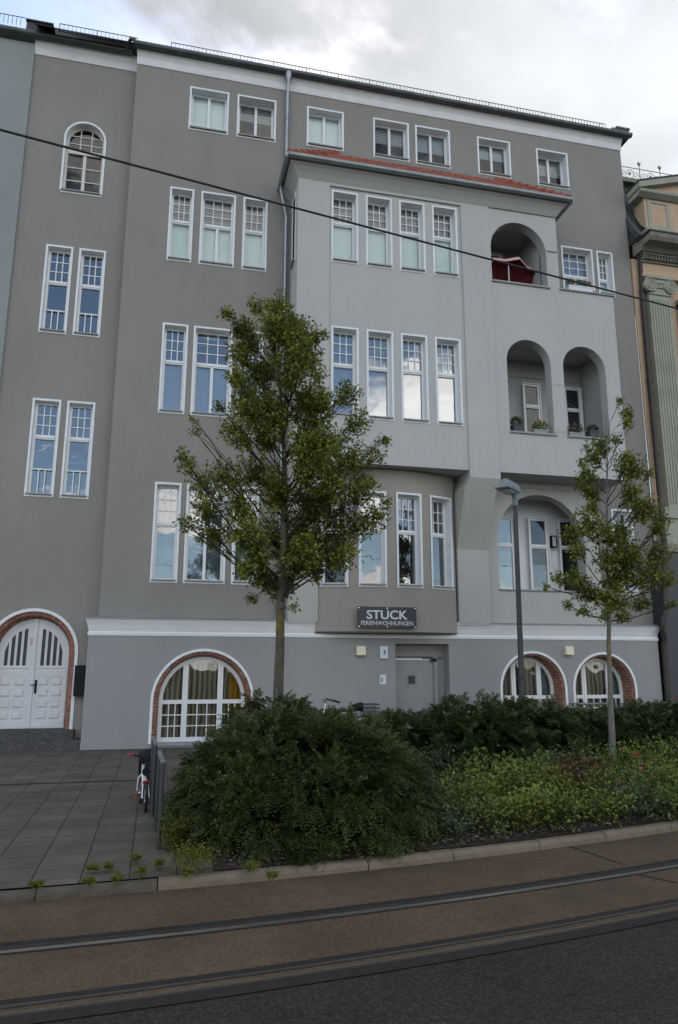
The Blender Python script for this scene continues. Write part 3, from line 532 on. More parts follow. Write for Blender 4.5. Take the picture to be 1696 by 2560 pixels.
# arched stairwell window
def arched_window(par, T, cx, r, z0, zs, d):
    f = MB(T); A = arch(cx, r-0.05, z0+0.05, zs); B = arch(cx, r-0.105, z0+0.05, zs)
    band(f, A, B, d); loft(f, B, d, B, d+0.07); loft(f, A, d, A, d+0.07)
    ri = r-0.105
    f.box(cx-ri, cx+ri, d, d+0.07, z0+0.05, z0+0.12)
    f.box(cx-ri, cx+ri, d-0.03, d+0.06, zs-0.36, zs-0.24)                      # transom
    f.box(cx-0.04, cx+0.04, d-0.006, d+0.06, z0+0.12, zs-0.36)
    for s in (-1, 1):
        for k in (1, 2):
            zz = z0+0.12+(zs-0.36-z0-0.12)*k/3; f.box(min(s*0.04, s*ri)+cx, max(s*0.04, s*ri)+cx, d+0.01, d+0.05, zz-0.014, zz+0.014)
    for k in (-1, 1):
        xx = cx+k*ri/3; f.box(xx-0.012, xx+0.012, d+0.01, d+0.05, zs-0.24, zs+math.sqrt(ri**2-(ri/3)**2))
    for zz in (zs-0.03, zs+0.20):
        h = ri if zz < zs else math.sqrt(ri**2-(zz-zs)**2); f.box(cx-h, cx+h, d+0.012, d+0.048, zz-0.012, zz+0.012)
    fo = f.build('window', M['cream'], par)
    s = MB(T); O = arch(cx, r, z0, zs); I = arch(cx, r-0.05, z0+0.05, zs)
    band(s, O, I, -0.016); loft(s, O, 0, O, -0.016); loft(s, I, -0.016, I, d+0.002); s.box(cx-r, cx+r, -0.016, 0.0, z0, z0+0.05); s.build('surround', M['trim'], fo)
    s = MB(T); s.prism_x([(-0.07, z0+0.05), (-0.07, z0+0.08), (d-0.001, z0+0.10), (d-0.001, z0+0.05)], cx-r+0.04, cx+r-0.04); s.build('sill', M['sill'], fo, fix=True)
    gq = MB(T); gq.poly([(x, d+0.03, z) for x, z in reversed(arch(cx, ri+0.01, z0+0.1, zs))]); gq.build('pane', M['glassk'], fo)
    rm = MB(T); O = arch(cx, r+0.1, z0-0.1, zs); loft(rm, arch(cx, r-0.05, z0+0.05, zs), d+0.065, O, d+0.09, closed=True); loft(rm, O, d+0.09, O, d+0.6, closed=True); rm.poly([(x, d+0.6, z) for x, z in O]); rm.build('dark_room_backing', M['room'], fo)
arched_window(house, flatT(0, YB), AWC, AWR, 13.81, AWZ, 0.18)

# entrance door in a brick arch
def brick_arch(par, cx, r, z0, zs, Y, splay, depth, name='brick_arch', trimw=0.07, trim_z0=None):
    b = MB(flatT(0, Y)); A = arch(cx, r-trimw, z0, zs); B = arch(cx, r-trimw-splay, z0, zs)
    Bf = arch(cx, r-trimw-splay*0.55, z0, zs)
    loft(b, A, 0.0, A, 0.02, uv=True); loft(b, A, 0.02, Bf, 0.05, uv=True); loft(b, Bf, 0.05, B, depth, uv=True)
    o = b.build(name, M['brick'], par, smooth=False)
    t = MB(flatT(0, Y)); z0 = z0 if trim_z0 is None else trim_z0; O = arch(cx, r, z0, zs); I = arch(cx, r-trimw, z0, zs)
    band(t, O, I, -0.022); loft(t, O, 0, O, -0.022); loft(t, I, -0.022, I, 0.0); t.build('arch_trim', M['trim'], o)
    return o
dr = brick_arch(house, DC, DR, DZ0, DZS, YB, 0.16, 0.30, trim_z0=0.2)
yD = YB+0.28; ri = DR-0.07-0.16
door = MB()
def half_arch(s, inset=0.0, z0=DZ0, n=14):      # one leaf outline
    r = ri-inset; P = [(DC+s*0.012, z0)]
    P.append((DC+s*r, z0)); P += [(DC+s*r*math.cos(PI/2*i/n), DZS+r*math.sin(PI/2*i/n)) for i in range(n+1) if r*math.cos(PI/2*i/n) > 0.012]
    P.append((DC+s*0.012, DZS+math.sqrt(r*r-0.012**2)))
    return P if s > 0 else list(reversed(P))
for s in (-1, 1):
    P = half_arch(s); door.prism_y(P, yD, yD+0.06)
    xa, xb = sorted((DC+s*0.05, DC+s*(ri-0.02)))
    door.box(xa, xb, yD-0.012, yD, DZ0+0.02, DZ0+0.16); door.box(xa, xb, yD-0.012, yD, 1.55, 1.68)
    door.box(xa, xa+0.06, yD-0.01, yD, DZ0+0.16, 1.55); door.box(xb-0.06, xb, yD-0.01, yD, DZ0+0.16, 1.55)
    cw = (xb-xa-0.12)
    for c in range(2):
        for r in range(4):
            px, pz = xa+0.06+cw*(c+0.5)/2, DZ0+0.16+(1.55-DZ0-0.16)*(r+0.5)/4
            w2, h2 = cw/4-0.035, 0.08
            pts = [(px-w2, pz-h2), (px+w2, pz-h2), (px+w2, pz+h2), (px-w2, pz+h2)]; q2 = [(px-w2+0.03, pz-h2+0.03), (px+w2-0.03, pz-h2+0.03), (px+w2-0.03, pz+h2-0.03), (px-w2+0.03, pz+h2-0.03)]
            door.box(px-w2-0.02, px+w2+0.02, yD-0.008, yD, pz+h2+0.004, pz+h2+0.02); loft(door, pts, yD-0.002, q2, yD-0.022, closed=True); door.poly([(x, yD-0.022, z) for x, z in q2])
    door.box(*sorted((DC+s*0.10, DC+s*(ri-0.07))), yD-0.02, yD, 1.73, 1.755)
door.box(DC-0.045, DC+0.045, yD-0.03, yD-0.001, DZ0+0.01, DZS+ri-0.02)
do = door.build('door', M['wood'], house, fix=True)
for s in (-1, 1):
    for k in range(4):
        xc = DC+s*(0.195+0.13*k); top = DZS-0.06+math.sqrt(max(0.01, (ri-0.15)**2-(xc-DC)**2)); w2 = 0.038
        xo = xc+s*w2; xi = xc-s*w2; to = DZS-0.06+math.sqrt(max(0.004, (ri-0.14)**2-(xo-DC)**2)); ti = DZS-0.06+math.sqrt(max(0.004, (ri-0.14)**2-(xi-DC)**2))
        pl = [(xi, 1.79), (xo, 1.79), (xo, to), (xi, ti)]; pl = pl if s > 0 else list(reversed(pl))
        p = MB(); p.poly([(x, yD-0.003, z) for x, z in pl]); rr = rect(0, 1, 0, 1)
        for (xa, za), (xb, zb) in zip(pl, pl[1:]+pl[:1]): p.quad((xa, yD-0.003, za), (xb, yD-0.003, zb), (xb, yD+0.001, zb), (xa, yD+0.001, za))
        p.build('pane', M['signd'], do, fix=True)
h = MB(); h.box(DC+0.075, DC+0.125, yD-0.02, yD-0.001, 1.17, 1.47); h.tube([(DC+0.1, yD-0.02, 1.36), (DC+0.1, yD-0.06, 1.36), (DC+0.0, yD-0.062, 1.355)], 0.011); h.build('handle', M['blackm'], do)
def text(name, body, size, T, m, par=None, ext=0.003, center=True, sx=1.0, offset=0.0, fit=None):
    c = bpy.data.curves.new(name, 'FONT'); c.body = body; c.size = size; c.extrude = ext; c.offset = offset; c.resolution_u = 4
    if center: c.align_x = 'CENTER'
    o = bpy.data.objects.new('tmp', c); COL.objects.link(o); bpy.context.view_layer.update()
    me = bpy.data.meshes.new_from_object(o); COL.objects.unlink(o); bpy.data.objects.remove(o)
    if fit:
        X_ = [v.co.x for v in me.vertices]; Y2_ = [v.co.y for v in me.vertices]; kx, ky = fit[0]/(max(X_)-min(X_)), fit[1]/(max(Y2_)-min(Y2_)); mx0, my0 = (max(X_)+min(X_))/2, min(Y2_)
        for v in me.vertices: v.co.x = (v.co.x-mx0)*kx; v.co.y = (v.co.y-my0)*ky
    for v in me.vertices: v.co = Vector(T(v.co.x*sx, -v.co.z, v.co.y))
    me.materials.clear(); me.materials.append(m); me.name = name
    q = bpy.data.objects.new(name, me); COL.objects.link(q)
    if par: q.parent = par
    return q
text('house_number', '3', 0.2, flatT(DC-0.075, yD-0.0035), M['gold'], do) .location = (0, 0, 2.27)
st = MB(); st.box(-4.4, -1.98, 0.02, yD+0.05, 0.2, 0.395); st.box(-4.6, -1.70, -0.29, 0.299, 0.0, 0.2)
bmesh_steps = st.build('entrance_step', M['granite'], house)

# plinth with ground floor arches
g1, g2, g3 = (0.80, 1.16, 0.10, 1.02), (9.07, 0.93, 0.14, 1.24), (11.10, 0.93, 0.14, 1.22)
PXL, PXR = -1.78, 12.78; XLL = 2.70
mb = MB(); ph = [archhole(c, r-0.06, z0, zs) for c, r, z0, zs in (g1, g2, g3)]+[(5.40, 6.80, -0.5, 2.33)]
sheet(mb, PXL, PXR, 0.0, 2.47, ph, YP)
for c, r, z0, zs in (g1, g2, g3): spandrel(mb, c, r-0.06, zs, YP, zs+r-0.06)
mb.quad((PXL, YB, 0), (PXL, YP, 0), (PXL, YP, 2.47), (PXL, YB, 2.47)); mb.quad((PXR, YP, 0), (PXR, YB, 0), (PXR, YB, 2.47), (PXR, YP, 2.47))
# door niche
mb.quad((5.40, YP, 0), (5.40, 0.06, 0), (5.40, 0.06, 2.33), (5.40, YP, 2.33)); mb.quad((6.80, 0.06, 0), (6.80, YP, 0), (6.80, YP, 2.33), (6.80, 0.06, 2.33)); mb.quad((5.40, YP, 2.33), (5.40, 0.06, 2.33), (6.80, 0.06, 2.33), (6.80, YP, 2.33))
mb.quad((5.40, 0.06, 2.02), (6.80, 0.06, 2.02), (6.80, 0.06, 2.33), (5.40, 0.06, 2.33)); mb.quad((6.60, 0.06, 0), (6.80, 0.06, 0), (6.80, 0.06, 2.02), (6.60, 0.06, 2.02))
mb.build('plinth', M['plinth'], house)
# foot of the plinth, paler strip, then cornice: white band, coved frieze and lead lip
def sweep(mb, path, prof, m=0, closed=False):           # path: list of (corner x, corner y, outward x, outward y); prof (o, z)
    rows = [[(cx+ox*o, cy+oy*o, z) for o, z in prof] for cx, cy, ox, oy in path]
    for r0, r1 in zip(rows, rows[1:]):
        for i in range(len(prof)-1): mb.quad(r0[i], r1[i], r1[i+1], r0[i+1], m)
path = [(PXL, YB, -1, 0), (PXL, YP, -1, -1), (PXR, YP, 1, -1), (PXR, YB, 1, 0)]
b = MB(); sweep(b, path, [(0.0, 2.455), (0.018, 2.462), (0.022, 2.52), (0.0, 2.555)]); b.build('plinth_band', M['white'], house)
cpf = [(0.0, 2.555), (0.012, 2.60), (0.035, 2.70), (0.075, 2.82), (0.10, 2.865)]
for pth in (path[:2]+[(3.40, YP, 0, -1)], [(7.0, YP, 0, -1)]+path[2:]):
    b = MB(); sweep(b, pth, cpf)
    for x_, y_2, ox, oy in (pth[-1], pth[0]):
        if ox == 0: b.poly([(x_, y_2-o, z) for o, z in cpf]+[(x_, 0.0, 2.865), (x_, 0.0, 2.555)])
    b.build('cornice', M['cornice'], house, smooth='auto')
for xa, xb in ((PXL-0.12, XLL), (7.9, PXR+0.12)):
    b = MB(); b.prism_x([(YP-0.125, 2.865), (0.0, 2.905), (0.0, 2.885), (YP-0.125, 2.850)], xa, xb); b.build('cornice_flashing', M['zinc'], house, fix=True)
for xa, xb in ((XLL+0.01, 3.39), (7.01, 7.89)):
    b = MB(); b.prism_x([(YP-0.10, 2.855), (0.0, 2.885), (0, 2.80), (YP-0.1, 2.80)], xa, xb); b.build('cornice_ledge', M['cornice'], house, fix=True)
b = MB(); b.box(PXL-0.006, -0.36, YP-0.012, YP, 0.0, 0.16); b.box(1.96, 5.38, YP-0.012, YP, 0.0, 0.16); b.box(6.82, 8.14, YP-0.012, YP, 0.0, 0.16); b.box(12.03, PXR, YP-0.012, YP, 0.0, 0.16); b.build('plinth_foot', M['plinth'], house)

def arch_window(par, cx, r, z0, zs, mull, zt, curtains, depth=0.34, splay=0.13, open_x=None):
    ba = brick_arch(par, cx, r, z0, zs, YP, splay, depth, trimw=0.06)
    T = flatT(cx, YP+depth-0.06); R = r-0.06-splay; f = MB(T)
    top = lambda x: zs+math.sqrt(max(0.0, R*R-x*x))
    A = [(x-cx, z) for x, z in arch(cx, R+0.01, z0, zs)]; B = [(x-cx, z) for x, z in arch(cx, R-0.075, z0, zs)]
    band(f, A, B, 0); loft(f, B, 0, B, 0.07)
    Ri = R-0.075; f.box(-Ri, Ri, -0.005, 0.07, z0, z0+0.10); f.box(-Ri, Ri, -0.004, 0.06, zt-0.045, zt+0.045)
    ti = lambda x: zs+math.sqrt(max(0.0, Ri*Ri-x*x))
    for x in mull: f.prism_y([(x-0.062, z0+0.1), (x+0.062, z0+0.1), (x+0.062, ti(x+0.062)+0.02), (x-0.062, ti(x-0.062)+0.02)], -0.008, 0.07); f.box(x-0.012, x+0.012, -0.02, -0.008, z0+0.1, min(ti(x+.012), ti(x-.012)))
    bays = list(zip([-Ri]+[x+0.062 for x in mull], [x-0.062 for x in mull]+[Ri]))
    for a, b2 in bays:
        nc = 3 if b2-a > 0.3 else 2
        for i in range(1, nc): xx = a+(b2-a)*i/nc; f.box(xx-0.011, xx+0.011, 0.008, 0.045, z0+0.1, zt-0.045)
        for i in (1, 2): zz = z0+0.1+(zt-0.145-z0)*i/3; f.box(a, b2, 0.010, 0.043, zz-0.011, zz+0.011)
    fo = f.build('window', M['frame'], par)
    gl = MB(T)
    for a, b2 in bays:
        n = 8; X = [a+(b2-a)*i/n for i in range(n+1)]; tl = inset_rand(0.004)
        gl.quad((a, 0.03-tl, z0+0.1), (b2, 0.03+tl, z0+0.1), (b2, 0.03+tl, zt-0.045), (a, 0.03-tl, zt-0.045))
        gl.poly([(a, 0.03+tl, zt+0.045), (b2, 0.03-tl, zt+0.045)]+[(x, 0.03, ti(x)) for x in reversed(X)])
    gl.build('pane', M['glassd'], fo)
    for a, b2, mname in curtains:
        c = MB(T); n = 26
        for i in range(n):
            xa, xb = a+(b2-a)*i/n, a+(b2-a)*(i+1)/n
            ya, yb = 0.16+0.03*math.sin(xa*38), 0.16+0.03*math.sin(xb*38)
            c.quad((xa, ya, z0), (xb, yb, z0), (xb, yb, max(zs, top(min(max(xb, -R), R)))-0.0), (xa, ya, max(zs, top(min(max(xa, -R), R)))))
        c.build('curtain', M[mname], fo, smooth=True)
    rm = MB(T); O = rect(-R-0.1, R+0.1, z0-0.1, zs+R+0.1); loft(rm, O, 0.072, O, 0.8, closed=True); rm.poly([(x, 0.8, z) for x, z in reversed(O)]); rm.build('dark_room_backing', M['room'], fo)
    s = MB(); s.prism_x([(YP-0.05, z0-0.05), (YP-0.05, z0-0.02), (YP+depth-0.065, z0+0.005), (YP+depth-0.065, z0-0.05)], cx-r+0.06, cx+r-0.06); s.build('sill', M['sill'], fo, fix=True)
arch_window(house, *g1, (-0.40, 0.40), 0.98, [(-0.95, 0.40, 'curt'), (0.40, 0.62, 'curt'), (0.62, 0.95, 'curty')])
arch_window(house, *g2, (-0.36, 0.36), 1.0, [(-0.75, -0.30, 'curt'), (0.02, 0.36, 'curt'), (0.42, 0.75, 'net')], depth=0.46, splay=0.10)
arch_window(house, *g3, (-0.36, 0.36), 1.0, [(-0.75, -0.3, 'curt'), (-0.25, 0.30, 'curt'), (0.42, 0.75, 'net')], depth=0.46, splay=0.10)

# steel side door in the niche
b = MB(); b.box(5.41, 6.50, 0.03, 0.058, 0.01, 1.93); b.box(6.50, 6.60, -0.02, 0.058, 0.0, 2.02); b.box(5.41, 6.50, 0.0, 0.058, 1.985, 2.02); b.box(5.405, 5.43, 0.01, 0.058, 0.0, 1.985)
sdo = b.build('side_door', M['doorg'], house)
b = MB(); b.box(5.43, 6.50, 0.01, 0.03, 1.935, 1.975); b.build('door_head_rail', M['trim'], sdo)
b = MB(); b.box(5.80, 6.03, 0.015, 0.0295, 1.33, 1.58); b.build('spy_window_frame', M['steel'], sdo); b = MB(); b.box(5.83, 6.00, 0.008, 0.0149, 1.36, 1.55); b.build('pane', M['signd'], sdo)
b = MB(); b.box(6.42, 6.56, -0.06, -0.021, 1.90, 1.98); b.tube([(6.44, -0.04, 1.975), (6.3, -0.02, 1.985), (6.2, 0.0, 1.97)], 0.012); b.build('door_closer', M['blackm'], sdo)

# bow window on the first floor
BC, BR = 5.20, 4.45; BYC = -0.75+BR; BH = math.asin(1.81/BR)
def bow(s, z, o=0.0): a = (s-BC)/BR; return (BC+(BR+o)*math.sin(a), BYC-(BR+o)*math.cos(a), z)     # s: arc length position
S0, S1 = BC-BR*BH, BC+BR*BH
bws = [BC-1.42, BC-0.475, BC+0.475, BC+1.42]; BZ0, BZ1 = 3.66, 6.05
mb = MB(); bhs = [(s-0.35+0.05, s+0.35-0.05, BZ0+0.05, BZ1-0.05) for s in bws]
sheet(mb, S0, S1, 2.60, 6.62, bhs, fn=lambda s, z: bow(s, z), xcut=[S0+(S1-S0)*i/36 for i in range(37)])
# rounded lower edge and underside
cs = [S0+(S1-S0)*i/36 for i in range(37)]
for a, b2 in zip(cs, cs[1:]):
    mb.quad(bow(a, 2.57, -0.05), bow(b2, 2.57, -0.05), bow(b2, 2.60), bow(a, 2.60)); mb.quad((bow(a, 2.57)[0], 0.0, 2.57), (bow(b2, 2.57)[0], 0.0, 2.57), bow(b2, 2.57, -0.05), bow(a, 2.57, -0.05))
for s in (S0, S1):
    q = bow(s, 0); mb.quad((q[0], q[1], 2.57), (q[0], 0, 2.57), (q[0], 0, 6.62), (q[0], q[1], 6.62))
mb.build('bow_wall', M['bow'], house)
bsp = [dict(cover='blindd', upper='blindd', glass='glassd'), dict(cover='blindd', cover_h=(0.0, 0.95), glass='glass'), dict(glass='glassr'), dict(glass='glass')]
for s, k in zip(bws, bsp):
    q = bow(s, 0); a = (s-BC)/BR
    window(house, turnT(q[0], q[1], a), 0.70, BZ0, BZ1, 'tall1', zt=5.07, d=0.2, **k)

# the bay above: piers, sunk window field, loggia block
mb = MB(); ZB, ZT = 6.64, 14.24; XL, XR, XE = 2.68, 10.05, 11.70
ba1, ba2, bu = (8.98, 0.64, 7.75, 9.73), (10.63, 0.64, 7.75, 9.71), (8.86, 0.83, 12.0, 13.03)
sheet(mb, XL, 3.51, ZB, ZT, [], YBAY); sheet(mb, 7.17, 8.0, ZB-0.19, ZT, [], YBAY); sheet(mb, 3.51, 7.17, 14.12, ZT, [], YBAY)
bwx = [(3.93, 0.72), (4.86, 0.72), (5.78, 0.72), (6.71, 0.72)]; cwx = [(3.935, 0.71), (4.85, 0.71), (5.77, 0.72), (6.695, 0.71)]
ph = [cut(c, w, 11.95, 14.03) for c, w in bwx]+[cut(c, w, 7.78, 10.18) for c, w in cwx]
sheet(mb, 3.51, 7.17, ZB, 14.12, ph, YPAN)
for x, o in ((3.51, 1), (7.17, -1)): mb.quad((x, YBAY, ZB), (x, YPAN, ZB), (x, YPAN, 14.12), (x, YBAY, 14.12))
mb.quad((3.51, YBAY, 14.12), (3.51, YPAN, 14.12), (7.17, YPAN, 14.12), (7.17, YBAY, 14.12))
mb.quad((8.0, YE, ZB), (8.0, YBAY, ZB), (8.0, YBAY, ZT), (8.0, YE, ZT))
sheet(mb, 8.0, XR, 11.97, ZT, [archhole(*bu)], YE); spandrel(mb, bu[0], bu[1], bu[3], YE, bu[3]+bu[1])
sheet(mb, 8.0, XE, ZB, 11.97, [archhole(*ba1), archhole(*ba2)], YE)
for c, r, z0, zs in (ba1, ba2): spandrel(mb, c, r, zs, YE, zs+r)
TH = 0.32
for c, r, z0, zs in (ba1, ba2, bu): loft(mb, arch(c, r, z0, zs), YE, arch(c, r, z0, zs), YE+TH)
# flanks, soffits and parapet
slit = (-0.75, -0.35, 12.1, 14.0)
sheet(mb, YBAY, 0.0, ZB, ZT, [slit], fn=lambda y, z: (XL, y, z)); sheet(mb, YE, 0.0, 11.97, ZT, [(-0.95, -0.25, 12.0, 13.1)], fn=lambda y, z: (XR, y, z))
mb.quad((XE, YE, ZB), (XE, 0, ZB), (XE, 0, 11.97), (XE, YE, 11.97))
mb.quad((XL, YBAY, ZB), (XL, 0, ZB), (3.51, 0, ZB), (3.51, YBAY, ZB)); mb.quad((3.51, YPAN, ZB), (3.51, 0.0, ZB), (7.17, 0.0, ZB), (7.17, YPAN, ZB)); mb.quad((8.0, YE, ZB), (8.0, 0, ZB), (XE, 0, ZB), (XE, YE, ZB))
mb.quad((XR, YE+0.25, 11.97), (XE, YE+0.25, 11.97), (XE, YE+0.25, 11.4), (XR, YE+0.25, 11.4)); mb.quad((XR, YE, 11.4), (XE, YE, 11.4), (XE, 0, 11.4), (XR, 0, 11.4))
mb.quad((XR, YE, 11.97), (XE, YE, 11.97), (XE, YE+0.25, 11.97), (XR, YE+0.25, 11.97)); mb.quad((XE-0.25, YE+0.25, 11.97), (XE, YE+0.25, 11.97), (XE, 0, 11.97), (XE-0.25, 0, 11.97)); mb.quad((XE-0.25, YE+0.25, 11.4), (XE-0.25, 0, 11.4), (XE-0.25, 0, 11.97), (XE-0.25, YE+0.25, 11.97))
mb.build('bay_wall', M['bay'], house)
# corbelled piers below the bay
cp = [(YBAY, 6.45), (-1.05, 6.20), (-0.80, 5.62), (-0.58, 5.10), (-0.42, 4.72), (-0.42, 2.83)]
for xa, xb, top in ((7.17, 8.0, 6.45), (XL, 3.51, ZB)):
    mb = MB(); c2 = [(YBAY, top)]+cp[1:]; xi = -0.11 if xa > 5 else 0.03
    for (y0, z0), (y1, z1) in zip(c2, c2[1:]): mb.quad((xa+xi, y1, z1), (xb-0.08, y1, z1), (xb-(0.08 if z0 < 6.4 else 0.0), y0, z0), (xa+(xi if z0 < 6.4 else 0.0), y0, z0), 1 if z0 > 4.8 else 0)
    for x, xt_ in ((xa+xi, xa), (xb-0.08, xb)):
        mb.poly([(x, 0.0, 2.83)]+[(x, y, z) for y, z in reversed(c2[1:])]+[(x, 0.0, c2[1][1])], 1); mb.quad((x, c2[1][0], c2[1][1]), (x, 0.0, c2[1][1]), (xt_, 0.0, top), (xt_, YBAY, top), 1)
    for x in (xa, xb):
        if x in (7.17, 8.0): mb.quad((x, YBAY, top), (x, -0.0, top), (x, -0.0, ZB+0.001), (x, YBAY, ZB+0.001), 0)
    mb.build('corbel_pier', [M['mid'], M['mid']], house, fix=True)

for i, (c, w) in enumerate(bwx): window(house, flatT(c, YPAN), w, 11.95, 14.03, 'tall1', zt=13.20, d=0.22, cover='blind_or_backing', upper='blindg', glass='glassk', cover_h=(0.14, 1) if i == 2 else (0, 1))
for c, w in cwx: window(house, flatT(c, YPAN), w, 7.78, 10.18, 'tall1', zt=9.22, d=0.2, cover='blindb', upper='net', glass='glassr')
# slit window in the left flank of the bay
s = MB(); yA, yBq = slit[0], slit[1]
s.box(XL-0.016, XL, yA-0.05, yA, 12.05, 14.05); s.box(XL-0.016, XL, yBq, yBq+0.05, 12.05, 14.05); s.box(XL-0.016, XL, yA, yBq, 14.0, 14.05); s.box(XL-0.016, XL, yA, yBq, 12.05, 12.1)
so_ = s.build('slit_window', M['trim'], house); s = MB(); s.quad((XL+0.12, yBq, 12.1), (XL+0.12, yA, 12.1), (XL+0.12, yA, 14.0), (XL+0.12, yBq, 14.0)); s.build('pane', M['blind_or_backing'], so_); s = MB(); s.box(XL-0.08, XL+0.1, yA-0.03, yBq+0.03, 12.06, 12.10); s.build('sill', M['sill'], so_)

# loggia rooms behind the arches
def room(par, x0, x1, y0, y1, z0, z1, m, name):
    r = MB(); r.quad((x0, y1, z0), (x1, y1, z0), (x1, y1, z1), (x0, y1, z1)); r.quad((x0, y0, z0), (x0, y1, z0), (x0, y1, z1), (x0, y0, z1)); r.quad((x1, y1, z0), (x1, y0, z0), (x1, y0, z1), (x1, y1, z1))
    r.quad((x0, y1, z1), (x1, y1, z1), (x1, y0, z1), (x0, y0, z1)); r.quad((x0, y0, z0), (x1, y0, z0), (x1, y1, z0), (x0, y1, z0), 1)
    return r.build(name, [M[m], M['granite']], par)
lg1 = room(house, 8.2, 11.4, YE+TH, 0.35, 7.6, 10.42, 'loggia', 'loggia_room')
lg2 = room(house, 8.06, 9.66, YE+TH, 0.45, 11.9, 14.0, 'loggia', 'loggia_room')
b = MB(); b.quad((8.2, YE+TH, 7.6), (11.4, YE+TH, 7.6), (11.4, YE+TH, 7.75), (8.2, YE+TH, 7.75)); b.build('parapet_back', M['loggia'], lg1); b = MB(); b.box(8.205, 11.395, 0.31, 0.349, 9.93, 10.415); b.build('loggia_beam', M['bay'], lg1)
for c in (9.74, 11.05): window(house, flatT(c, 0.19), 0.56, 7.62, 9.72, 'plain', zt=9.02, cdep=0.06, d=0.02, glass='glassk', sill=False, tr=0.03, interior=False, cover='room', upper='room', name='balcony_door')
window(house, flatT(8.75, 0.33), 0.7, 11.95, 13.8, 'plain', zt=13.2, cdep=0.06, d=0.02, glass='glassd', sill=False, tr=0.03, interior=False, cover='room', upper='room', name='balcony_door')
for c, r, z0, zs, ext in ((*ba1, 0.05), (*ba2, 0.05), (*bu, 0.05)):
    b = MB(); b.box(c-r-0.01, c+r+ext, YE-0.05, YE+TH, z0-0.035, z0+0.012); b.build('sill', M['sill'], house)
b = MB(); b.box(XR-0.02, XE+0.03, YE-0.05, YE+0.27, 11.972, 12.01); b.box(XE-0.26, XE+0.03, YE+0.27, 0, 11.972, 12.01); b.build('parapet_coping', M['sill'], house)
b = MB(); b.box(9.72, 10.02, YE-0.028, YE-0.001, 13.10, 13.135); b.build('impost_ledge', M['sill'], house)
b = MB(); b.box(XR, XR+0.016, -0.97, -0.92, 12.0, 13.1); b.box(XR, XR+0.016, -0.97, -0.25, 13.1, 13.15); b.build('side_opening_trim', M['trim'], house)
b = MB(); b.box(XE, XE+0.016, -1.0, -0.95, 11.35, 11.97); b.box(XE, XE+0.016, -1.0, -0.6, 11.35, 11.4); b.box(XE-0.02, XE+0.05, -1.02, -0.6, 11.40, 11.44); b.build('parapet_slot', M['trim'], house)

# first floor loggia under the block
fa = (9.55, 1.27, 3.74, 5.05)
mb = MB(); Yf = -0.24; sheet(mb, 7.92, 11.25, 2.83, ZB, [archhole(*fa)], Yf); spandrel(mb, fa[0], fa[1], fa[3], Yf, fa[3]+fa[1])
loft(mb, arch(*fa[:2], fa[2], fa[3]), Yf, arch(*fa[:2], fa[2], fa[3]), Yf+0.30); mb.quad((11.25, Yf, 2.83), (11.25, 0, 2.83), (11.25, 0, ZB), (11.25, Yf, ZB))
mb.build('arcade_wall', M['mid'], house)
b = MB(); b.prism_x([(Yf-0.06, ZB-0.001), (Yf-0.06, ZB-0.10), (Yf-0.02, ZB-0.16), (Yf, ZB-0.16), (Yf, ZB-0.001)], 8.05, 11.25); b.build('soffit_moulding', M['bay'], house, fix=True)
lg3 = room(house, 8.02, 11.15, Yf+0.30, 0.75, 3.6, 6.42, 'cornice', 'loggia_room')
b = MB(); b.quad((8.02, Yf+0.30, 3.6), (11.15, Yf+0.30, 3.6), (11.15, Yf+0.30, 3.74), (8.02, Yf+0.30, 3.74)); b.build('parapet_back', M['loggia'], lg3)
b = MB(); b.box(fa[0]-fa[1]-0.01, fa[0]+fa[1]+0.01, Yf-0.04, Yf+0.29, 3.715, 3.75); b.build('sill', M['sill'], house)
for c, w, cv in ((8.72, 1.0, 'net'), (9.95, 0.62, 'blindb'), (10.92, 0.70, 'room')):
    lw = window(house, flatT(c, 0.62), w, 3.7, 5.88, 'plain', zt=5.06, d=0.03, glass='glassr' if c < 9 else 'glassd', sill=False, tr=0.03, interior=False, cover=cv, cover_h=(0, 0.6), upper='room', cdep=0.055, name='loggia_window')
    b = MB(); b.quad((c-w/2+0.05, 0.745, 3.7), (c+w/2-0.05, 0.745, 3.7), (c+w/2-0.05, 0.745, 5.85), (c-w/2+0.05, 0.745, 5.85)); b.build('dark_room_backing', M['room'], lw)  # flat near-black sheet on the back wall, painted shade of a room

# bay eaves, gutter and tiled hip roof
bp_ = [(XL, 0.0, -1, 0), (XL, YBAY, -1, -1), (XR, YBAY, 1, -1), (XR, 0.0, 1, 0)]
b = MB(); sweep(b, bp_, [(0.0, 14.20), (0.03, 14.24), (0.09, 14.33), (0.18, 14.44), (0.25, 14.49), (0.26, 14.56), (0.20, 14.58)]); b.build('bay_eave', M['bay'], house, smooth='auto')
b = MB(); gp = [(XL-0.34, -0.02, 14.585), (XL-0.34, YBAY-0.34, 14.585), (XR+0.34, YBAY-0.34, 14.575), (XR+0.34, -0.02, 14.575)]
for a, c in zip(gp, gp[1:]):
    b.tube([a, c], 0.075, 12)
    L = (Vector(c)-Vector(a)).length
    for k in range(1, int(L/0.85)):
        q = Vector(a).lerp(Vector(c), k*0.85/L); d_ = (Vector(c)-Vector(a)).normalized()*0.012; b.tube([q-d_, q+d_], 0.082, 12)
b.build('bay_gutter', M['zinc'], house, smooth='auto')
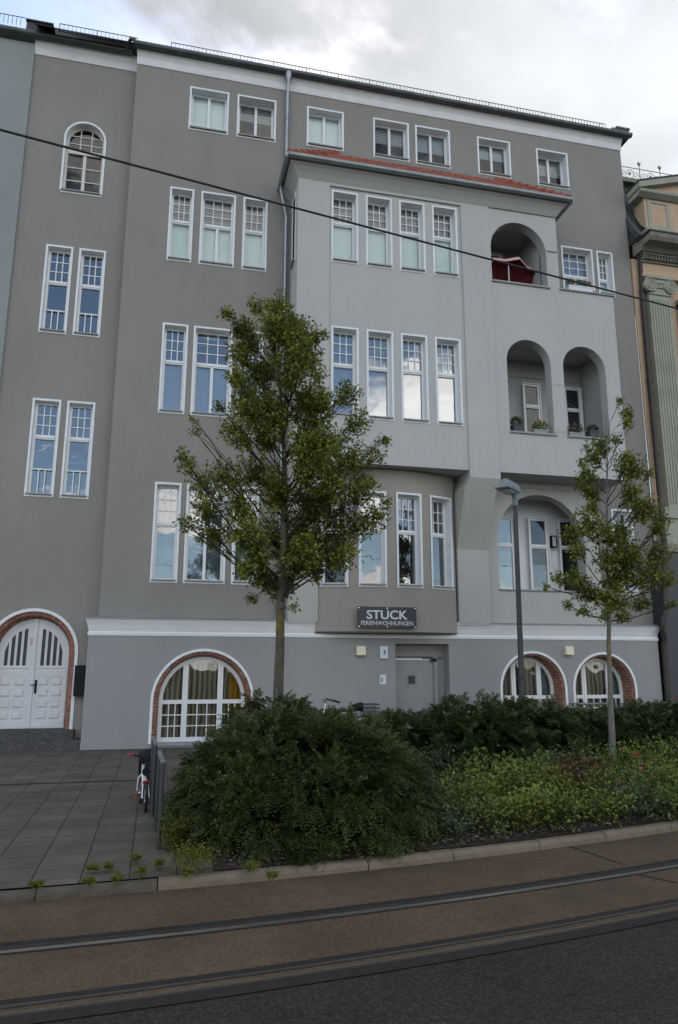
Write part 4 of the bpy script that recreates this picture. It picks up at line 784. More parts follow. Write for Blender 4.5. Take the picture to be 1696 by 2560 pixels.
def tile_roof():
    b = MB(); ez, tz = 14.60, 15.98; o = 0.30; yE = YBAY-o
    xl, xr, tl, trr = XL-o, XR+o, 4.0, 8.85
    rows = 6; dx = 0.045
    for r in range(rows):
        v0, v1 = r/rows, (r+1)/rows
        for v, up in ((v0, 1),):
            la, ra = xl+(tl-xl)*v0, xr+(trr-xr)*v0; lb, rb = xl+(tl-xl)*v1, xr+(trr-xr)*v1
            n = int((ra-la)/dx); 
            for i in range(n):
                xa, xb = la+(ra-la)*i/n, la+(ra-la)*(i+1)/n
                xc, xd = max(lb, min(rb, xa)), max(lb, min(rb, xb))
                wv = lambda x: 0.028*abs(math.sin(x*PI/0.21))
                ya, yb2 = yE+(0-yE)*v0, yE+(0-yE)*v1; za, zb = ez+(tz-ez)*v0+0.035, ez+(tz-ez)*v1
                b.quad((xa, ya-0.03, za+wv(xa)), (xb, ya-0.03, za+wv(xb)), (xd, yb2, zb+wv(xd)), (xc, yb2, zb+wv(xc)))
                b.quad((xa, ya-0.03, za-0.03), (xb, ya-0.03, za-0.03), (xb, ya-0.03, za+wv(xb)), (xa, ya-0.03, za+wv(xa)))
        for s, xe, xt in ((-1, xl, tl), (1, xr, trr)):
            n = 26
            for i in range(n):
                ya, yb2 = yE*(1-v0)*(1-i/n), yE*(1-v0)*(1-(i+1)/n)
                yc, yd = max(yE*(1-v1), ya), max(yE*(1-v1), yb2); wv = lambda y: 0.025*abs(math.sin(y*PI/0.21))
                x0_, x1_ = xe+(xt-xe)*v0, xe+(xt-xe)*v1; za, zb = ez+(tz-ez)*v0+0.03, ez+(tz-ez)*v1
                q = [(x0_, ya, za+wv(ya)), (x0_, yb2, za+wv(yb2)), (x1_, yd, zb+wv(yd)), (x1_, yc, zb+wv(yc))]
                b.quad(*(q if s > 0 else reversed(q)))
    o1 = b.build('bay_roof', M['tile'], house)
    for xe, xt in ((xl, tl), (xr, trr)):
        h = MB()
        A, B = Vector((xe, yE, ez+0.03)), Vector((xt, 0, tz+0.03))
        n = 9
        for i in range(n): h.tube([A.lerp(B, i/n)+Vector((0, 0, 0.03)), A.lerp(B, (i+1.1)/n)+Vector((0, 0, 0.01))], [0.095, 0.075], 10)
        h.build('hip_tiles', M['tile'], o1, smooth='auto')
    h = MB(); h.prism_x([(-0.16, tz-0.12), (-0.16, tz-0.09), (-0.012, tz+0.06), (-0.012, tz-0.02)], tl-0.35, trr+0.3); h.build('lead_flashing', M['zinc'], o1, fix=True)
tile_roof()

# main eaves
b = MB(); fp = [(0.0, 17.80), (0.022, 17.805), (0.025, 17.83), (0.03, 17.85), (0.05, 18.00), (0.09, 18.11), (0.13, 18.16), (0.14, 18.2)]
b2 = [(X0, 0.0, -1, 0), (X0, 0.0, -1, -1)]
sweep(b, [(X0, 0.3, -0.15, 0), (X0, 0.0, -0.15, -1), (X1, 0.0, 0.35, -1), (X1, 4, 0.35, 0)], fp); b.build('eaves_frieze', M['cornice'], house, smooth='auto')
b = MB(); sweep(b, [(-4.28, YB, 0, -1), (X0-0.02, YB, 0, -1)], fp); b.build('eaves_frieze', M['cornice'], house, smooth='auto')
def gutter(xa, xb, Y, z, r=0.085):
    b = MB(); b.tube([(xa, Y, z), (xb, Y, z)], r, 14)
    n = int((xb-xa)/0.85)
    for k in range(n+1):
        xx = min(xb-0.01, xa+0.02+k*0.85); b.tube([(xx-0.012, Y, z), (xx+0.012, Y, z)], r+0.008, 14)
    b.box(xa, xb, Y, Y+0.5, z+0.03, z+0.075)
    return b.build('gutter', M['zincd'], house, smooth='auto')
gutter(X0-0.10, X1+0.28, -0.22, 18.245); gutter(-9.0, X0-0.14, YB-0.22, 18.23)
b = MB(); b.tube([(X0-0.05, -0.24, 18.34), (X0-0.20, -0.20, 18.36), (X0-0.26, -0.08, 18.32), (X0-0.27, 0.03, 18.2)], 0.05, 10); b.build('gutter_outlet', M['zincd'], house, smooth=True)
b = MB(); b.box(X1-0.2, X1+0.28, -0.2, 0.5, 18.47, 18.53); b.box(X1-0.35, X1+0.2, -0.18, 0.5, 18.2, 18.469); b.build('verge_end', M['zincd'], house)
b = MB(); b.quad((-4.28, -0.25, 18.24), (X1+0.3, -0.25, 18.24), (X1+0.3, 5, 22.7), (-4.28, 5, 22.7)); b.quad((-4.28, 5, 22.7), (X1+0.3, 5, 22.7), (X1+0.3, 12.2, 18.2), (-4.28, 12.2, 18.2)); b.add([(X1+0.3, -0.25, 18.24), (X1+0.3, 12.2, 18.2), (X1+0.3, 5, 22.7)], [(0, 1, 2)]); b.build('roof', M['slate'], house)
# snow guard fences
def snow_guard(xa, xb, Y, z0, h):
    b = MB(); n = int((xb-xa)/0.105)
    for k in range(n+1):
        xx = xa+(xb-xa)*k/n; t = 0.011 if k % 9 == 0 else 0.0045; b.box(xx-t, xx+t, Y-0.006, Y+0.006, z0, z0+h)
    b.box(xa, xb, Y-0.008, Y+0.008, z0+h-0.01, z0+h+0.006); b.box(xa, xb, Y-0.006, Y+0.006, z0+0.02, z0+0.03)
    return b.build('snow_guard', M['rust'], house)
snow_guard(-0.75, 12.75, 0.02, 18.46, 0.26); snow_guard(-3.72, X0-0.05, 0.27, 18.62, 0.27)
b = MB(); b.prism_y([(-4.58, 18.2), (-3.85, 18.2), (-3.90, 18.76), (-4.54, 18.76)], 0.25, 0.9); b.box(-4.57, -3.87, 0.2, 0.95, 18.76, 18.80); b.build('roof_hatch', M['slate'], house, fix=True)
# main downpipe
b = MB(); px = 2.50
b.lathe([(0.10, 0.02), (0.095, -0.10), (0.055, -0.22), (0.05, -0.28)], (px, -0.22, 18.18), 14)
b.tube([(px, -0.22, 17.92), (px, -0.19, 17.76), (px, -0.11, 17.55), (px, -0.11, 14.75)], 0.05, 10)
b.tube([(px, -0.11, 14.75), (px-0.14, -0.30, 14.56), (px-0.16, -0.34, 14.35), (px-0.10, -0.30, 14.10), (px+0.03, -0.14, 13.72), (px+0.03, -0.11, 13.5), (px+0.03, -0.11, 2.95)], 0.05, 10)
for zz in (16.8, 15.2, 12.6, 10.4, 8.2, 6.0, 3.9): b.lathe([(0.051, -0.03), (0.06, -0.03), (0.06, 0.03), (0.051, 0.03)], (px if zz > 14 else px+0.03, -0.11, zz), 12)
b.build('downpipe', M['pipe'], house, smooth='auto')

# ------------------------------------------------------------------ things fixed to the house
s = thing('sign', 'dark slate sign with pale letters reading STUCK FERIENWOHNUNGEN below the bow window', 'sign', (5.04, -0.83, 2.93))
b = MB(); b.box(-0.735, 0.735, -0.012, 0.012, -0.25, 0.25); b.build('board', M['signd'], s)
for x_ in (-0.70, 0, 0.70):
    for z_ in (-0.22, 0.22): b = MB(); b.lathe([(0.0, 0.0), (0.013, 0.0), (0.013, 0.02)], (0, 0, 0), 10); q = b.build('stand_off_screw', M['chrome'], s); q.rotation_euler = (PI/2, 0, 0); q.rotation_euler = (-PI/2, 0, 0); q.location = (x_, -0.02, z_)
for x_ in (-0.5, 0.5): b = MB(); b.box(x_-0.03, x_+0.03, 0.012, 0.12, -0.03, 0.03); b.build('bracket', M['steel'], s)
text('lettering', 'STUCK', 0.315, lambda x, y, z: (x-0.0, -0.0135+y, z-0.045), M['signl'], s, offset=0.006, fit=(1.02, 0.215))
text('lettering', 'FERIENWOHNUNGEN', 0.150, lambda x, y, z: (x-0.0, -0.0135+y, z-0.185), M['signl'], s, offset=0.0, fit=(1.30, 0.100))
s = thing('house_number_sign', 'small pale plate with the number 3 beside the steel side door', 'sign', (5.095, YP-0.03, 2.115))
b = MB(); b.box(-0.095, 0.095, -0.03, 0.028, -0.145, 0.145); b.build('box', M['sign3'], s)
text('number', '3', 0.145, lambda x, y, z: (x+0.01, -0.032+y, z-0.05), M['blackp'], s, offset=0.004)
for x_, lb in ((4.51, 'cream square wall lamp left of the number 3 plate'), (10.085, 'cream square wall lamp between the two right hand ground floor arches')):
    s = thing('wall_lamp', lb, 'lamp', (x_, YP-0.001, 2.15 if x_ < 6 else 2.18), group='cream wall lamps on the plinth')
    b = MB(); b.prism_x([(-0.05, -0.11), (-0.13, -0.10), (-0.10, 0.11), (0.0, 0.11), (0.0, -0.11)], -0.11, 0.11); b.build('housing', M['beige'], s, fix=True); b = MB(); b.box(-0.08, 0.08, -0.115, -0.055, -0.113, -0.108); b.build('lens', M['diff'], s)
s = thing('intercom_panel', 'small white intercom panel on grey backplate beside the steel door', 'intercom', (5.075, YP-0.001, 1.47))
b = MB(); b.box(-0.13, 0.13, -0.008, 0.0, -0.27, 0.25); b.build('backplate', M['plinth'], s); b = MB(); b.box(-0.075, 0.075, -0.02, -0.0085, -0.11, 0.11); b.build('button_plate', M['sign3'], s); b = MB(); b.box(-0.05, -0.01, -0.023, -0.0205, -0.06, 0.05); b.build('name_strip', M['steel'], s)
s = thing('mailbox', 'tall black metal mailbox beside the arched white door', 'mailbox', (-1.93, YB-0.001, 1.12))
b = MB(); b.box(-0.13, 0.149, -0.2, 0.0, 0, 0.66); b.build('body', M['blackm'], s); b = MB(); b.box(-0.14, 0.149, -0.215, 0.0, 0.661, 0.68); b.build('lid', M['blackm'], s)
s = thing('wall_lantern', 'small dark box lantern between the first floor loggia windows', 'lamp', (10.42, 0.747, 5.22))
b = MB(); b.box(-0.07, 0.07, -0.02, 0.0, -0.17, 0.17); b.box(-0.08, 0.08, -0.14, -0.021, 0.14, 0.17); b.box(-0.08, 0.08, -0.14, -0.021, -0.17, -0.14); b.box(-0.08, -0.06, -0.14, -0.021, -0.14, 0.14); b.box(0.06, 0.08, -0.14, -0.021, -0.14, 0.14); b.build('frame', M['blackm'], s); b = MB(); b.box(-0.058, 0.058, -0.12, -0.03, -0.138, 0.138); b.build('glass', M['diff'], s)

# foliage meshes ---------------------------------------------------------------
def leaves(name, P, D, N, L, Wd, m, parent=None, fold=0.25):
    """one rhombic leaf per row: base P, direction D, normal N, length L, width Wd"""
    D = D/np.maximum(1e-9, np.linalg.norm(D, axis=1, keepdims=True)); S = np.cross(D, N); S /= np.maximum(1e-9, np.linalg.norm(S, axis=1, keepdims=True)); N = np.cross(S, D)
    n = len(P); V = np.empty((n, 4, 3)); L = L[:, None]; Wd = Wd[:, None]
    V[:, 0] = P; V[:, 1] = P+D*L*0.45+S*Wd*0.5+N*Wd*fold; V[:, 2] = P+D*L; V[:, 3] = P+D*L*0.45-S*Wd*0.5+N*Wd*fold
    me = bpy.data.meshes.new(name); me.vertices.add(n*4); me.vertices.foreach_set('co', V.reshape(-1).astype(np.float32))
    me.loops.add(n*4); me.loops.foreach_set('vertex_index', np.arange(n*4, dtype=np.int32)); me.polygons.add(n)
    me.polygons.foreach_set('loop_start', np.arange(0, n*4, 4, dtype=np.int32)); me.polygons.foreach_set('loop_total', np.full(n, 4, dtype=np.int32))
    me.materials.append(m); me.update(); me.validate()
    o = bpy.data.objects.new(name, me); COL.objects.link(o)
    if parent: o.parent = parent
    return o
def unit(n): v = rng.normal(size=(n, 3)); return v/np.linalg.norm(v, axis=1, keepdims=True)

# parasol, planters and pots on the loggias -------------------------------------
s = thing('parasol', 'dark red parasol with pink top opened on the upper arched loggia', 'parasol', (8.83, -0.42, 11.9))
b = MB(); n = 8; rad = 1.06; hub = Vector((0.02, 0.30, 0.66)); axz = Vector((0.06, -0.86, -0.46)).normalized(); ux = Vector((1, 0, 0)); ux = (ux-axz*ux.dot(axz)).normalized(); uz = ux.cross(axz); uz = -uz if uz.z < 0 else uz
rim = []
for k in range(n):
    a = 2*PI*(k+0.5)/n+0.2; rim.append(hub+axz*0.30+ux*(rad*math.cos(a))+uz*(rad*0.72*math.sin(a)))
for k in range(n):
    a, c = rim[k], rim[(k+1) % n]; m0 = a.lerp(c, 0.5).lerp(hub, 0.07); q = [a, a.lerp(m0, 0.5).lerp(m0, 0.3), m0, c.lerp(m0, 0.6), c]
    for e, f in zip(q, q[1:]):
        i1, i2 = e.lerp(hub, 0.5)-axz*0.05, f.lerp(hub, 0.5)-axz*0.05
        b.add([e, f, i2, i1], [(0, 1, 2, 3)], 0); b.add([i1, i2, hub], [(0, 1, 2)], 0)
cano = b.build('canopy', M['red'], s)
b = MB()
for k in range(n):
    a, c = rim[k], rim[(k+1) % n]; m0 = a.lerp(c, 0.5).lerp(hub, 0.07)
    for e, f in ((a, m0), (m0, c)):
        vd = (axz*0.55-uz*0.45).normalized()*0.11; b.quad(e, f, f+vd, e+vd)
b.build('valance', M['pink'], cano)  # pink strips all round the canopy rim
b = MB(); b.tube([(0.0, -0.12, 0.0), (0.0, -0.12, 0.98)], 0.016, 8); b.lathe([(0.0, 0.06), (0.2, 0.05), (0.22, 0.0)], (0, -0.12, 0.0), 16); b.build('pole', M['white'], s)
b = MB()
for q in rim: b.tube([hub, q.lerp(hub, 0.02)], 0.006, 4)
b.build('ribs', M['red'], s)
def plant_pot(name, label, cat, loc, w, dpt, h, pm, foliage, fn=120, fh=0.2, round_=False, blooms=None, nb=0, grp=None, leafsize=0.06):
    s = thing(name, label, cat, loc, group=grp); b = MB()
    if round_: b.lathe([(w*0.36, 0.0), (w*0.5, h), (w*0.53, h), (w*0.53, h-0.03)], (0, 0, 0), 16); b.lathe([(0.0, h-0.02), (w*0.5, h-0.02)], (0, 0, 0), 16)
    else:
        O = [(-w/2+0.02, -dpt/2+0.015), (w/2-0.02, -dpt/2+0.015), (w/2-0.02, dpt/2-0.015), (-w/2+0.02, dpt/2-0.015)]; U = [(-w/2, -dpt/2), (w/2, -dpt/2), (w/2, dpt/2), (-w/2, dpt/2)]
        for (a, c, d_, e) in zip(O, O[1:]+O[:1], U[1:]+U[:1], U): b.quad((*a, 0), (*c, 0), (*d_, h), (*e, h))
        b.poly([(*q, h-0.02) for q in O]); b.box(-w/2-0.008, w/2+0.008, -dpt/2-0.008, -dpt/2+0.0, h-0.03, h); b.box(-w/2-0.008, w/2+0.008, dpt/2, dpt/2+0.008, h-0.03, h)
    b.build('pot', M[pm], s)
    u = unit(fn); rr = rng.random(fn)**0.4; P = u*rr[:, None]*np.array([w*0.52, dpt*0.55+0.02, fh*0.55])+np.array([0, 0, h+fh*0.42]); P[:, 2] = np.maximum(P[:, 2], h-0.02)
    leaves('foliage', P, u+np.array([0, 0, 0.4]), unit(fn), rng.uniform(0.7, 1.2, fn)*leafsize, rng.uniform(0.5, 0.8, fn)*leafsize*0.6, M[foliage], s)
    if blooms:
        u = unit(nb*8); c = np.repeat(unit(nb)*np.array([w*0.5, dpt*0.5, fh*0.5])+np.array([0, -0.02, h+fh*0.62]), 8, axis=0)
        leaves('flowers', c, u, unit(nb*8), np.full(nb*8, 0.045), np.full(nb*8, 0.035), M[blooms], s)
    return s
plant_pot('potted_plant', 'round green shrub in a dark square pot at left end of left arch sill', 'potted plant', (8.60, YE+0.14, 7.765), 0.28, 0.2, 0.21, 'terr', 'yew', 500, 0.24, leafsize=0.05, grp='dark pots on the arch sills')
plant_pot('planter_box', 'grey planter box with yellow flowers at the right of the left arch sill', 'planter', (9.27, YE+0.14, 7.765), 0.42, 0.18, 0.12, 'planterg', 'weed', 350, 0.26, blooms='yellow', nb=16)
plant_pot('planter_box', 'grey planter box with violet flowers on the right arch sill', 'planter', (10.30, YE+0.14, 7.765), 0.46, 0.18, 0.12, 'planterg', 'rose', 260, 0.24, blooms='purple', nb=12)
plant_pot('potted_plant', 'round green shrub in a dark square pot at right end of right arch sill', 'potted plant', (10.83, YE+0.14, 7.765), 0.3, 0.2, 0.21, 'terr', 'yew', 420, 0.18, leafsize=0.05, grp='dark pots on the arch sills')
plant_pot('planter_box', 'white balcony box with red geraniums on the terrace parapet', 'planter', (10.72, YE+0.11, 12.012), 0.76, 0.2, 0.17, 'planter', 'rose', 380, 0.2, blooms='bloom', nb=14)
# fine strings across the arches
b = MB(); pts = [(9.60, YE-0.02, 9.05), (9.72, YE-0.03, 9.17), (9.98, YE-0.03, 9.15)]; b.tube(pts, 0.004, 5); b.tube([(9.65, YE-0.02, 7.82), (9.8, YE-0.03, 7.86), (10.05, YE-0.03, 7.83)], 0.004, 5); b.tube([(10.0, YE+0.2, 8.85), (10.5, YE+0.25, 8.62), (10.9, YE+0.2, 8.75), (11.2, YE+0.1, 9.0)], 0.004, 5)
tag(b.build('string_line', M['wire']), 'thin grey cord strung across the two loggia arches', 'cord')

# ------------------------------------------------------------------ neighbouring houses
nb = thing('neighbouring_house', 'blue grey rendered house adjoining the apartment house on the left', 'building', (0, 0, 0))
b = MB(); b.quad((-12, 0.24, 0), (-4.28, 0.24, 0), (-4.28, 0.24, 18.15), (-12, 0.24, 18.15)); b.quad((-4.28, 0.24, 0), (-4.28, 0.31, 0), (-4.28, 0.31, 18.15), (-4.28, 0.24, 18.15)); b.quad((-12, 12, 0), (-12, 0.24, 0), (-12, 0.24, 18.1), (-12, 12, 18.1)); b.build('wall', M['blue'], nb)
b = MB(); b.quad((-12, 0.0, 18.24), (-4.28, 0.0, 18.24), (-4.28, 5, 22.5), (-12, 5, 22.5)); b.build('roof', M['slate'], nb)
b = MB(); b.prism_x([(0.239, 18.08), (0.06, 18.15), (0.239, 18.15)], -12, -4.28); b.build('eaves_board', M['zincd'], nb, fix=True)
def sg2():
    b = MB()
    for k in range(40):
        xx = -8.8+k*0.105; b.box(xx-0.0065, xx+0.0065, 0.264, 0.276, 18.6, 18.86)
    b.box(-8.8, -4.6, 0.262, 0.278, 18.855, 18.87); b.build('snow_guard', M['rust'], nb)
sg2()

on = thing('ornate_house', 'ornate peach and sage plaster house with ionic pilaster and dark granite ground floor at right', 'building', (0, 0, 0))
NX = 13.21
b = MB(); b.quad((NX, -0.06, 5.0), (24, -0.06, 5.0), (24, -0.06, 14.0), (NX, -0.06, 14.0)); b.quad((NX, 0.0, 5.0), (NX, -0.06, 5.0), (NX, -0.06, 14.0), (NX, 0.0, 14.0)); b.quad((24, -0.06, 0), (24, 12, 0), (24, 12, 16), (24, -0.06, 16)); b.build('wall', M['peach'], on)
b = MB(); b.box(12.93, 24, -0.42, 0.0, 0.0, 4.86); gb = b.build('granite_base', M['dgran'], on)
b = MB(); b.box(12.95, 24, -0.46, -0.06, 4.88, 4.98); b.box(13.1, 24, -0.38, -0.06, 4.98, 5.12); b.build('base_cornice', M['saged'], on)
b = MB(); b.box(13.22, 14.55, -0.30, -0.06, 5.12, 5.85); b.box(13.18, 14.6, -0.36, -0.06, 5.85, 5.98); b.box(13.36, 14.4, -0.34, -0.06, 5.98, 6.16); b.build('pedestal', M['sage'], on)
def pilaster(x0, x1):
    b = MB(); b.box(x0, x1, -0.26, -0.06, 6.16, 12.75)
    n = 7; w = (x1-x0-0.1)/n
    for k in range(n):
        xa = x0+0.05+k*w
        b.prism_y([(xa+0.02, 6.3), (xa+w-0.02, 6.3), (xa+w-0.02, 12.6), (xa+0.02, 12.6)], -0.285, -0.2605)
    o = b.build('pilaster', M['sage'], on)
    c = MB(); c.box(x0-0.06, x1+0.06, -0.33, -0.06, 13.12, 13.30); c.box(x0-0.1, x1+0.1, -0.38, -0.06, 13.24, 13.33); c.box(x0, x1, -0.30, -0.06, 12.75, 13.12)
    for xc in (x0+0.02, x1-0.02):
        for R in (0.20, 0.13, 0.065): c.ring((xc, -0.34, 13.03), (0, 1, 0), R, 0.028, 24, 6)
        c.tube([(xc, -0.34, 13.03), (xc, -0.06, 13.03)], 0.20, 20)
    for k in range(6): c.box(x0+0.22+k*0.065, x0+0.26+k*0.065, -0.34, -0.30, 12.95, 13.08)
    c.build('ionic_capital', M['sage'], o, smooth='auto')
pilaster(13.56, 14.30); pilaster(17.2, 17.95)
b = MB(); b.box(13.40, 24, -0.28, -0.06, 13.33, 13.42); b.box(13.45, 24, -0.24, -0.06, 13.42, 13.80); b.box(13.42, 24, -0.27, -0.06, 13.42, 13.47); b.build('frieze', M['peach'], on)
b = MB(); b.box(13.40, 24, -0.30, -0.06, 13.80, 13.86); b.box(13.38, 24, -0.40, -0.06, 14.0, 14.06)
for k in range(80): b.box(13.42+k*0.1, 13.47+k*0.1, -0.38, -0.06, 13.862, 13.998)
b.build('dentil_band', M['saged'], on)
b = MB(); b.prism_x([(-0.06, 14.06), (-0.45, 14.06), (-0.55, 14.16), (-0.85, 14.18), (-0.92, 14.28), (-0.94, 14.40), (-0.06, 14.52)], 13.28, 24); b.build('main_cornice', M['saged'], on, fix=True)  # cornice in a darker sage than the pilasters
b = MB(); b.box(13.22, 24, -0.97, -0.3, 14.405, 14.45); b.build('cornice_lead', M['slate'], on)
b = MB(); b.box(13.60, 24, -0.40, -0.06, 14.5, 14.78); b.box(13.56, 24, -0.46, -0.06, 14.78, 14.88); b.build('attic_base', M['sage'], on)
ax0, ax1 = 13.60, 18.1
b = MB(); b.quad((ax0, -0.36, 14.88), (ax1, -0.36, 14.88), (ax1, -0.36, 15.98), (ax0, -0.36, 15.98))
side = [(-0.36, 14.88), (-0.1, 15.2), (0.10, 15.6), (0.16, 15.98), (-0.36, 15.98)]; b.poly([(ax0, y, z) for y, z in side]); b.build('attic_wall', M['peach'], on)
for xa in (13.70, 15.95, 17.2):
    b = MB(); band(b, rect(xa, xa+0.78, 14.94, 15.90), rect(xa+0.12, xa+0.66, 15.04, 15.80), -0.385, closed=True); loft(b, rect(xa, xa+0.78, 14.94, 15.90), -0.36, rect(xa, xa+0.78, 14.94, 15.90), -0.385, closed=True); loft(b, rect(xa+0.12, xa+0.66, 15.04, 15.80), -0.385, rect(xa+0.12, xa+0.66, 15.04, 15.80), -0.361, closed=True); b.build('attic_panel_frame', M['sage'], on)
pz = [(ax0-0.18, 16.45), (ax1+0.18, 16.45), (ax1+0.18, 16.62), ((ax0+ax1)/2, 17.55), (ax0-0.18, 16.62)]
b = MB(); b.prism_x([(-0.42, 15.93), (-0.58, 16.02), (-0.60, 16.10), (0.0, 16.10), (0.0, 15.93)], ax0-0.26, ax1+0.26)
L_, R_, T_ = (ax0-0.30, 16.104), (ax1+0.30, 16.104), ((ax0+ax1)/2, 16.86)
b.prism_y([L_, (T_[0], T_[1]), (T_[0], T_[1]+0.2), (L_[0], L_[1]+0.2)], -0.62, 0.0); b.prism_y([T_, R_, (R_[0], R_[1]+0.2), (T_[0], T_[1]+0.2)], -0.62, 0.0)
pd = b.build('pediment', M['sage'], on, fix=True); b = MB(); b.poly([(L_[0]+0.1, -0.42, 16.11), (R_[0]-0.1, -0.42, 16.11), (T_[0], -0.42, 16.95)]); b.build('tympanum', M['peach'], pd); b = MB(); b.prism_y([(L_[0]-0.03, L_[1]+0.2), (T_[0], T_[1]+0.202), (T_[0], T_[1]+0.235), (L_[0]-0.03, L_[1]+0.235)], -0.65, 0.02); b.prism_y([(T_[0], T_[1]+0.202), (R_[0]+0.03, R_[1]+0.2), (R_[0]+0.03, R_[1]+0.235), (T_[0], T_[1]+0.235)], -0.65, 0.02); b.build('pediment_lead', M['slate'], pd, fix=True)
b = MB(); b.prism_x([(-0.5, 14.47), (-0.25, 14.75), (0.05, 15.3), (0.35, 16.1), (0.55, 17.0), (0.6, 17.15), (4, 17.3), (4, 14.47)], NX+0.01, 24); b.build('mansard_roof', M['slate'], on, fix=True)
b = MB(); b.prism_x([(-0.60, 14.47), (-0.34, 14.83), (-0.02, 15.4), (0.26, 16.1), (0.26, 15.9), (0.05, 15.2), (-0.2, 14.75), (-0.4, 14.47)], NX-0.03, NX+0.12); b.build('mansard_verge', M['zincd'], on, fix=True)
b = MB(); b.box(NX, 24, 0.35, 0.55, 17.05, 17.2); b.build('roof_kerb', M['saged'], on)
b = MB(); yk = 0.5; zk = 17.2
b.tube([(NX+0.03, yk, zk+0.08), (24, yk, zk+0.08)], 0.011, 5); b.tube([(NX+0.03, yk, zk+0.50), (24, yk, zk+0.50)], 0.012, 5)
for k in range(14):
    xx = NX+0.26+k*0.77; b.tube([(xx, yk, zk), (xx, yk, zk+0.66)], 0.012, 5)
    for a in (-1, 0, 1): b.tube([(xx, yk, zk+0.62), (xx+a*0.05, yk, zk+0.70), (xx+a*0.045, yk, zk+0.76+0.04*(a == 0))], [0.014, 0.02, 0.004], 5)
    def spiral(cx, cz, r0, s, t0): return [(cx+s*r0*(1-i/34)*math.cos(t0+i*0.32), yk, cz+r0*(1-i/34)*math.sin(t0+i*0.32)) for i in range(30)]
    b.tube(spiral(xx+0.385, zk+0.29, 0.20, 1, -2.4), 0.009, 5); b.tube(spiral(xx+0.16, zk+0.25, 0.13, -1, -1.2), 0.008, 5); b.tube(spiral(xx+0.62, zk+0.25, 0.13, 1, -1.2), 0.008, 5)
    for a in range(4): b.tube([(xx+0.385, yk, zk+0.29), (xx+0.385+0.07*math.cos(a*PI/2+.5), yk, zk+0.29+0.08*math.sin(a*PI/2+.5))], [0.02, 0.004], 5)
b.build('roof_cresting', M['iron'], on, smooth=True)
b = MB(); P = [(13.46, -0.20, 14.18), (13.44, -0.16, 13.7), (13.40, -0.16, 12.5), (13.38, -0.16, 10), (13.33, -0.22, 7.7), (13.18, -0.40, 5.2), (12.94, -0.50, 3.2), (12.82, -0.52, 2.98), (12.80, -0.50, 2.78), (12.93, -0.40, 2.52), (12.90, -0.38, 2.3), (12.86, -0.38, 0.05)]
b.tube(P, 0.074, 12); b.lathe([(0.06, -0.12), (0.13, 0.02), (0.14, 0.16), (0.06, 0.16)], (13.46, -0.2, 14.1), 12)
for zz, xx, yy in ((12.9, 13.41, -0.16), (10, 13.38, -0.16), (7.7, 13.33, -0.22), (5.2, 13.18, -0.40), (3.4, 12.965, -0.495), (1.4, 12.88, -0.38)): b.lathe([(0.074, -0.04), (0.086, -0.04), (0.086, 0.04), (0.074, 0.04)], (xx, yy, zz), 12)
b.build('downpipe', M['brownp'], on, smooth='auto')
b = MB(); b.box(14.62, 14.78, -0.2, -0.06, 6.6, 12.6); b.box(14.62, 16.0, -0.2, -0.06, 12.45, 12.75); b.box(15.9, 16.0, -0.2, -0.06, 6.6, 12.45); wo_ = b.build('window', M['sage'], on); b = MB(); b.box(14.78, 14.86, -0.12, -0.0605, 6.6, 12.45); b.box(14.86, 15.9, -0.11, -0.0605, 11.2, 11.35); b.box(14.86, 15.9, -0.11, -0.0605, 8.8, 9.1); b.build('frame', M['frame'], wo_); b = MB(); b.quad((14.86, -0.075, 6.6), (15.9, -0.075, 6.6), (15.9, -0.075, 12.45), (14.86, -0.075, 12.45)); b.build('pane', simple('blue_grey_pane', (0.05, 0.06, 0.07), 0.05), wo_)

# ------------------------------------------------------------------ overhead wire, street lamp
tr_ = lambda x: 0.5*(rail1_y(x)+rail2_y(x))
A_, B_ = Vector((-1.4, -12.33, 5.76)), Vector((5.34, -11.10, 5.76)); dv = B_-A_
b = MB(); b.tube([A_-dv*3+Vector((0, 0, 0)), A_, A_.lerp(B_, 0.5)+Vector((0, 0, -0.004)), B_, B_+dv*3], 0.0095, 8); tag(b.build('overhead_wire', M['cable'], smooth=True), 'black overhead tram wire running above the track across the facade', 'wire')
lx, ly = 7.34, -3.0
tp = at(1190*K, 1137*K, ly)
s = thing('street_lamp', 'slim dark grey street lamp with a rounded head in front of the first floor loggia', 'street lamp', (lx, ly, 0))
zt_ = tp.z; dx_ = tp.x-lx
b = MB(); b.tube([(0, 0, 0), (dx_*0.3, 0, zt_*0.3), (dx_*0.301, 0, zt_*0.301), (dx_*0.97, 0, zt_*0.955)], [0.075, 0.072, 0.062, 0.047], 16); b.lathe([(0.075, 0), (0.085, 0.02), (0.075, 0.04)], (0, 0, zt_*0.275), 16); b.build('pole', M['anth'], s, smooth='auto')
b = MB(); b.tube([(dx_*0.95, 0, zt_-0.32), (dx_, 0, zt_+0.02)], 0.066, 16); b.build('pole_cap', M['lampg'], s, smooth='auto')
LT = lambda x, y, z: (dx_+(x-dx_)*math.cos(0.7)-y*math.sin(0.7), (x-dx_)*math.sin(0.7)+y*math.cos(0.7), z)
b = MB(LT); b.tube([(dx_-0.05, 0, zt_-0.09), (dx_-0.16, -0.02, zt_-0.13), (dx_-0.26, -0.03, zt_-0.06)], 0.03, 10); b.box(dx_-0.30, dx_-0.12, -0.09, 0.03, zt_-0.10, zt_+0.05); b.build('arm', M['lampg'], s, smooth='auto')
b = MB(LT)
prof = []
for i in range(13):        # half barrel housing lying along the arm
    a = PI*i/12; prof.append((0.17*math.cos(a), 0.215*math.sin(a)))
hx0, hx1 = dx_-0.60, dx_-0.13
rot = lambda x, y, z: (x, y-0.03, zt_-0.045+z+0.10*(dx_-0.1-x)*0.35)
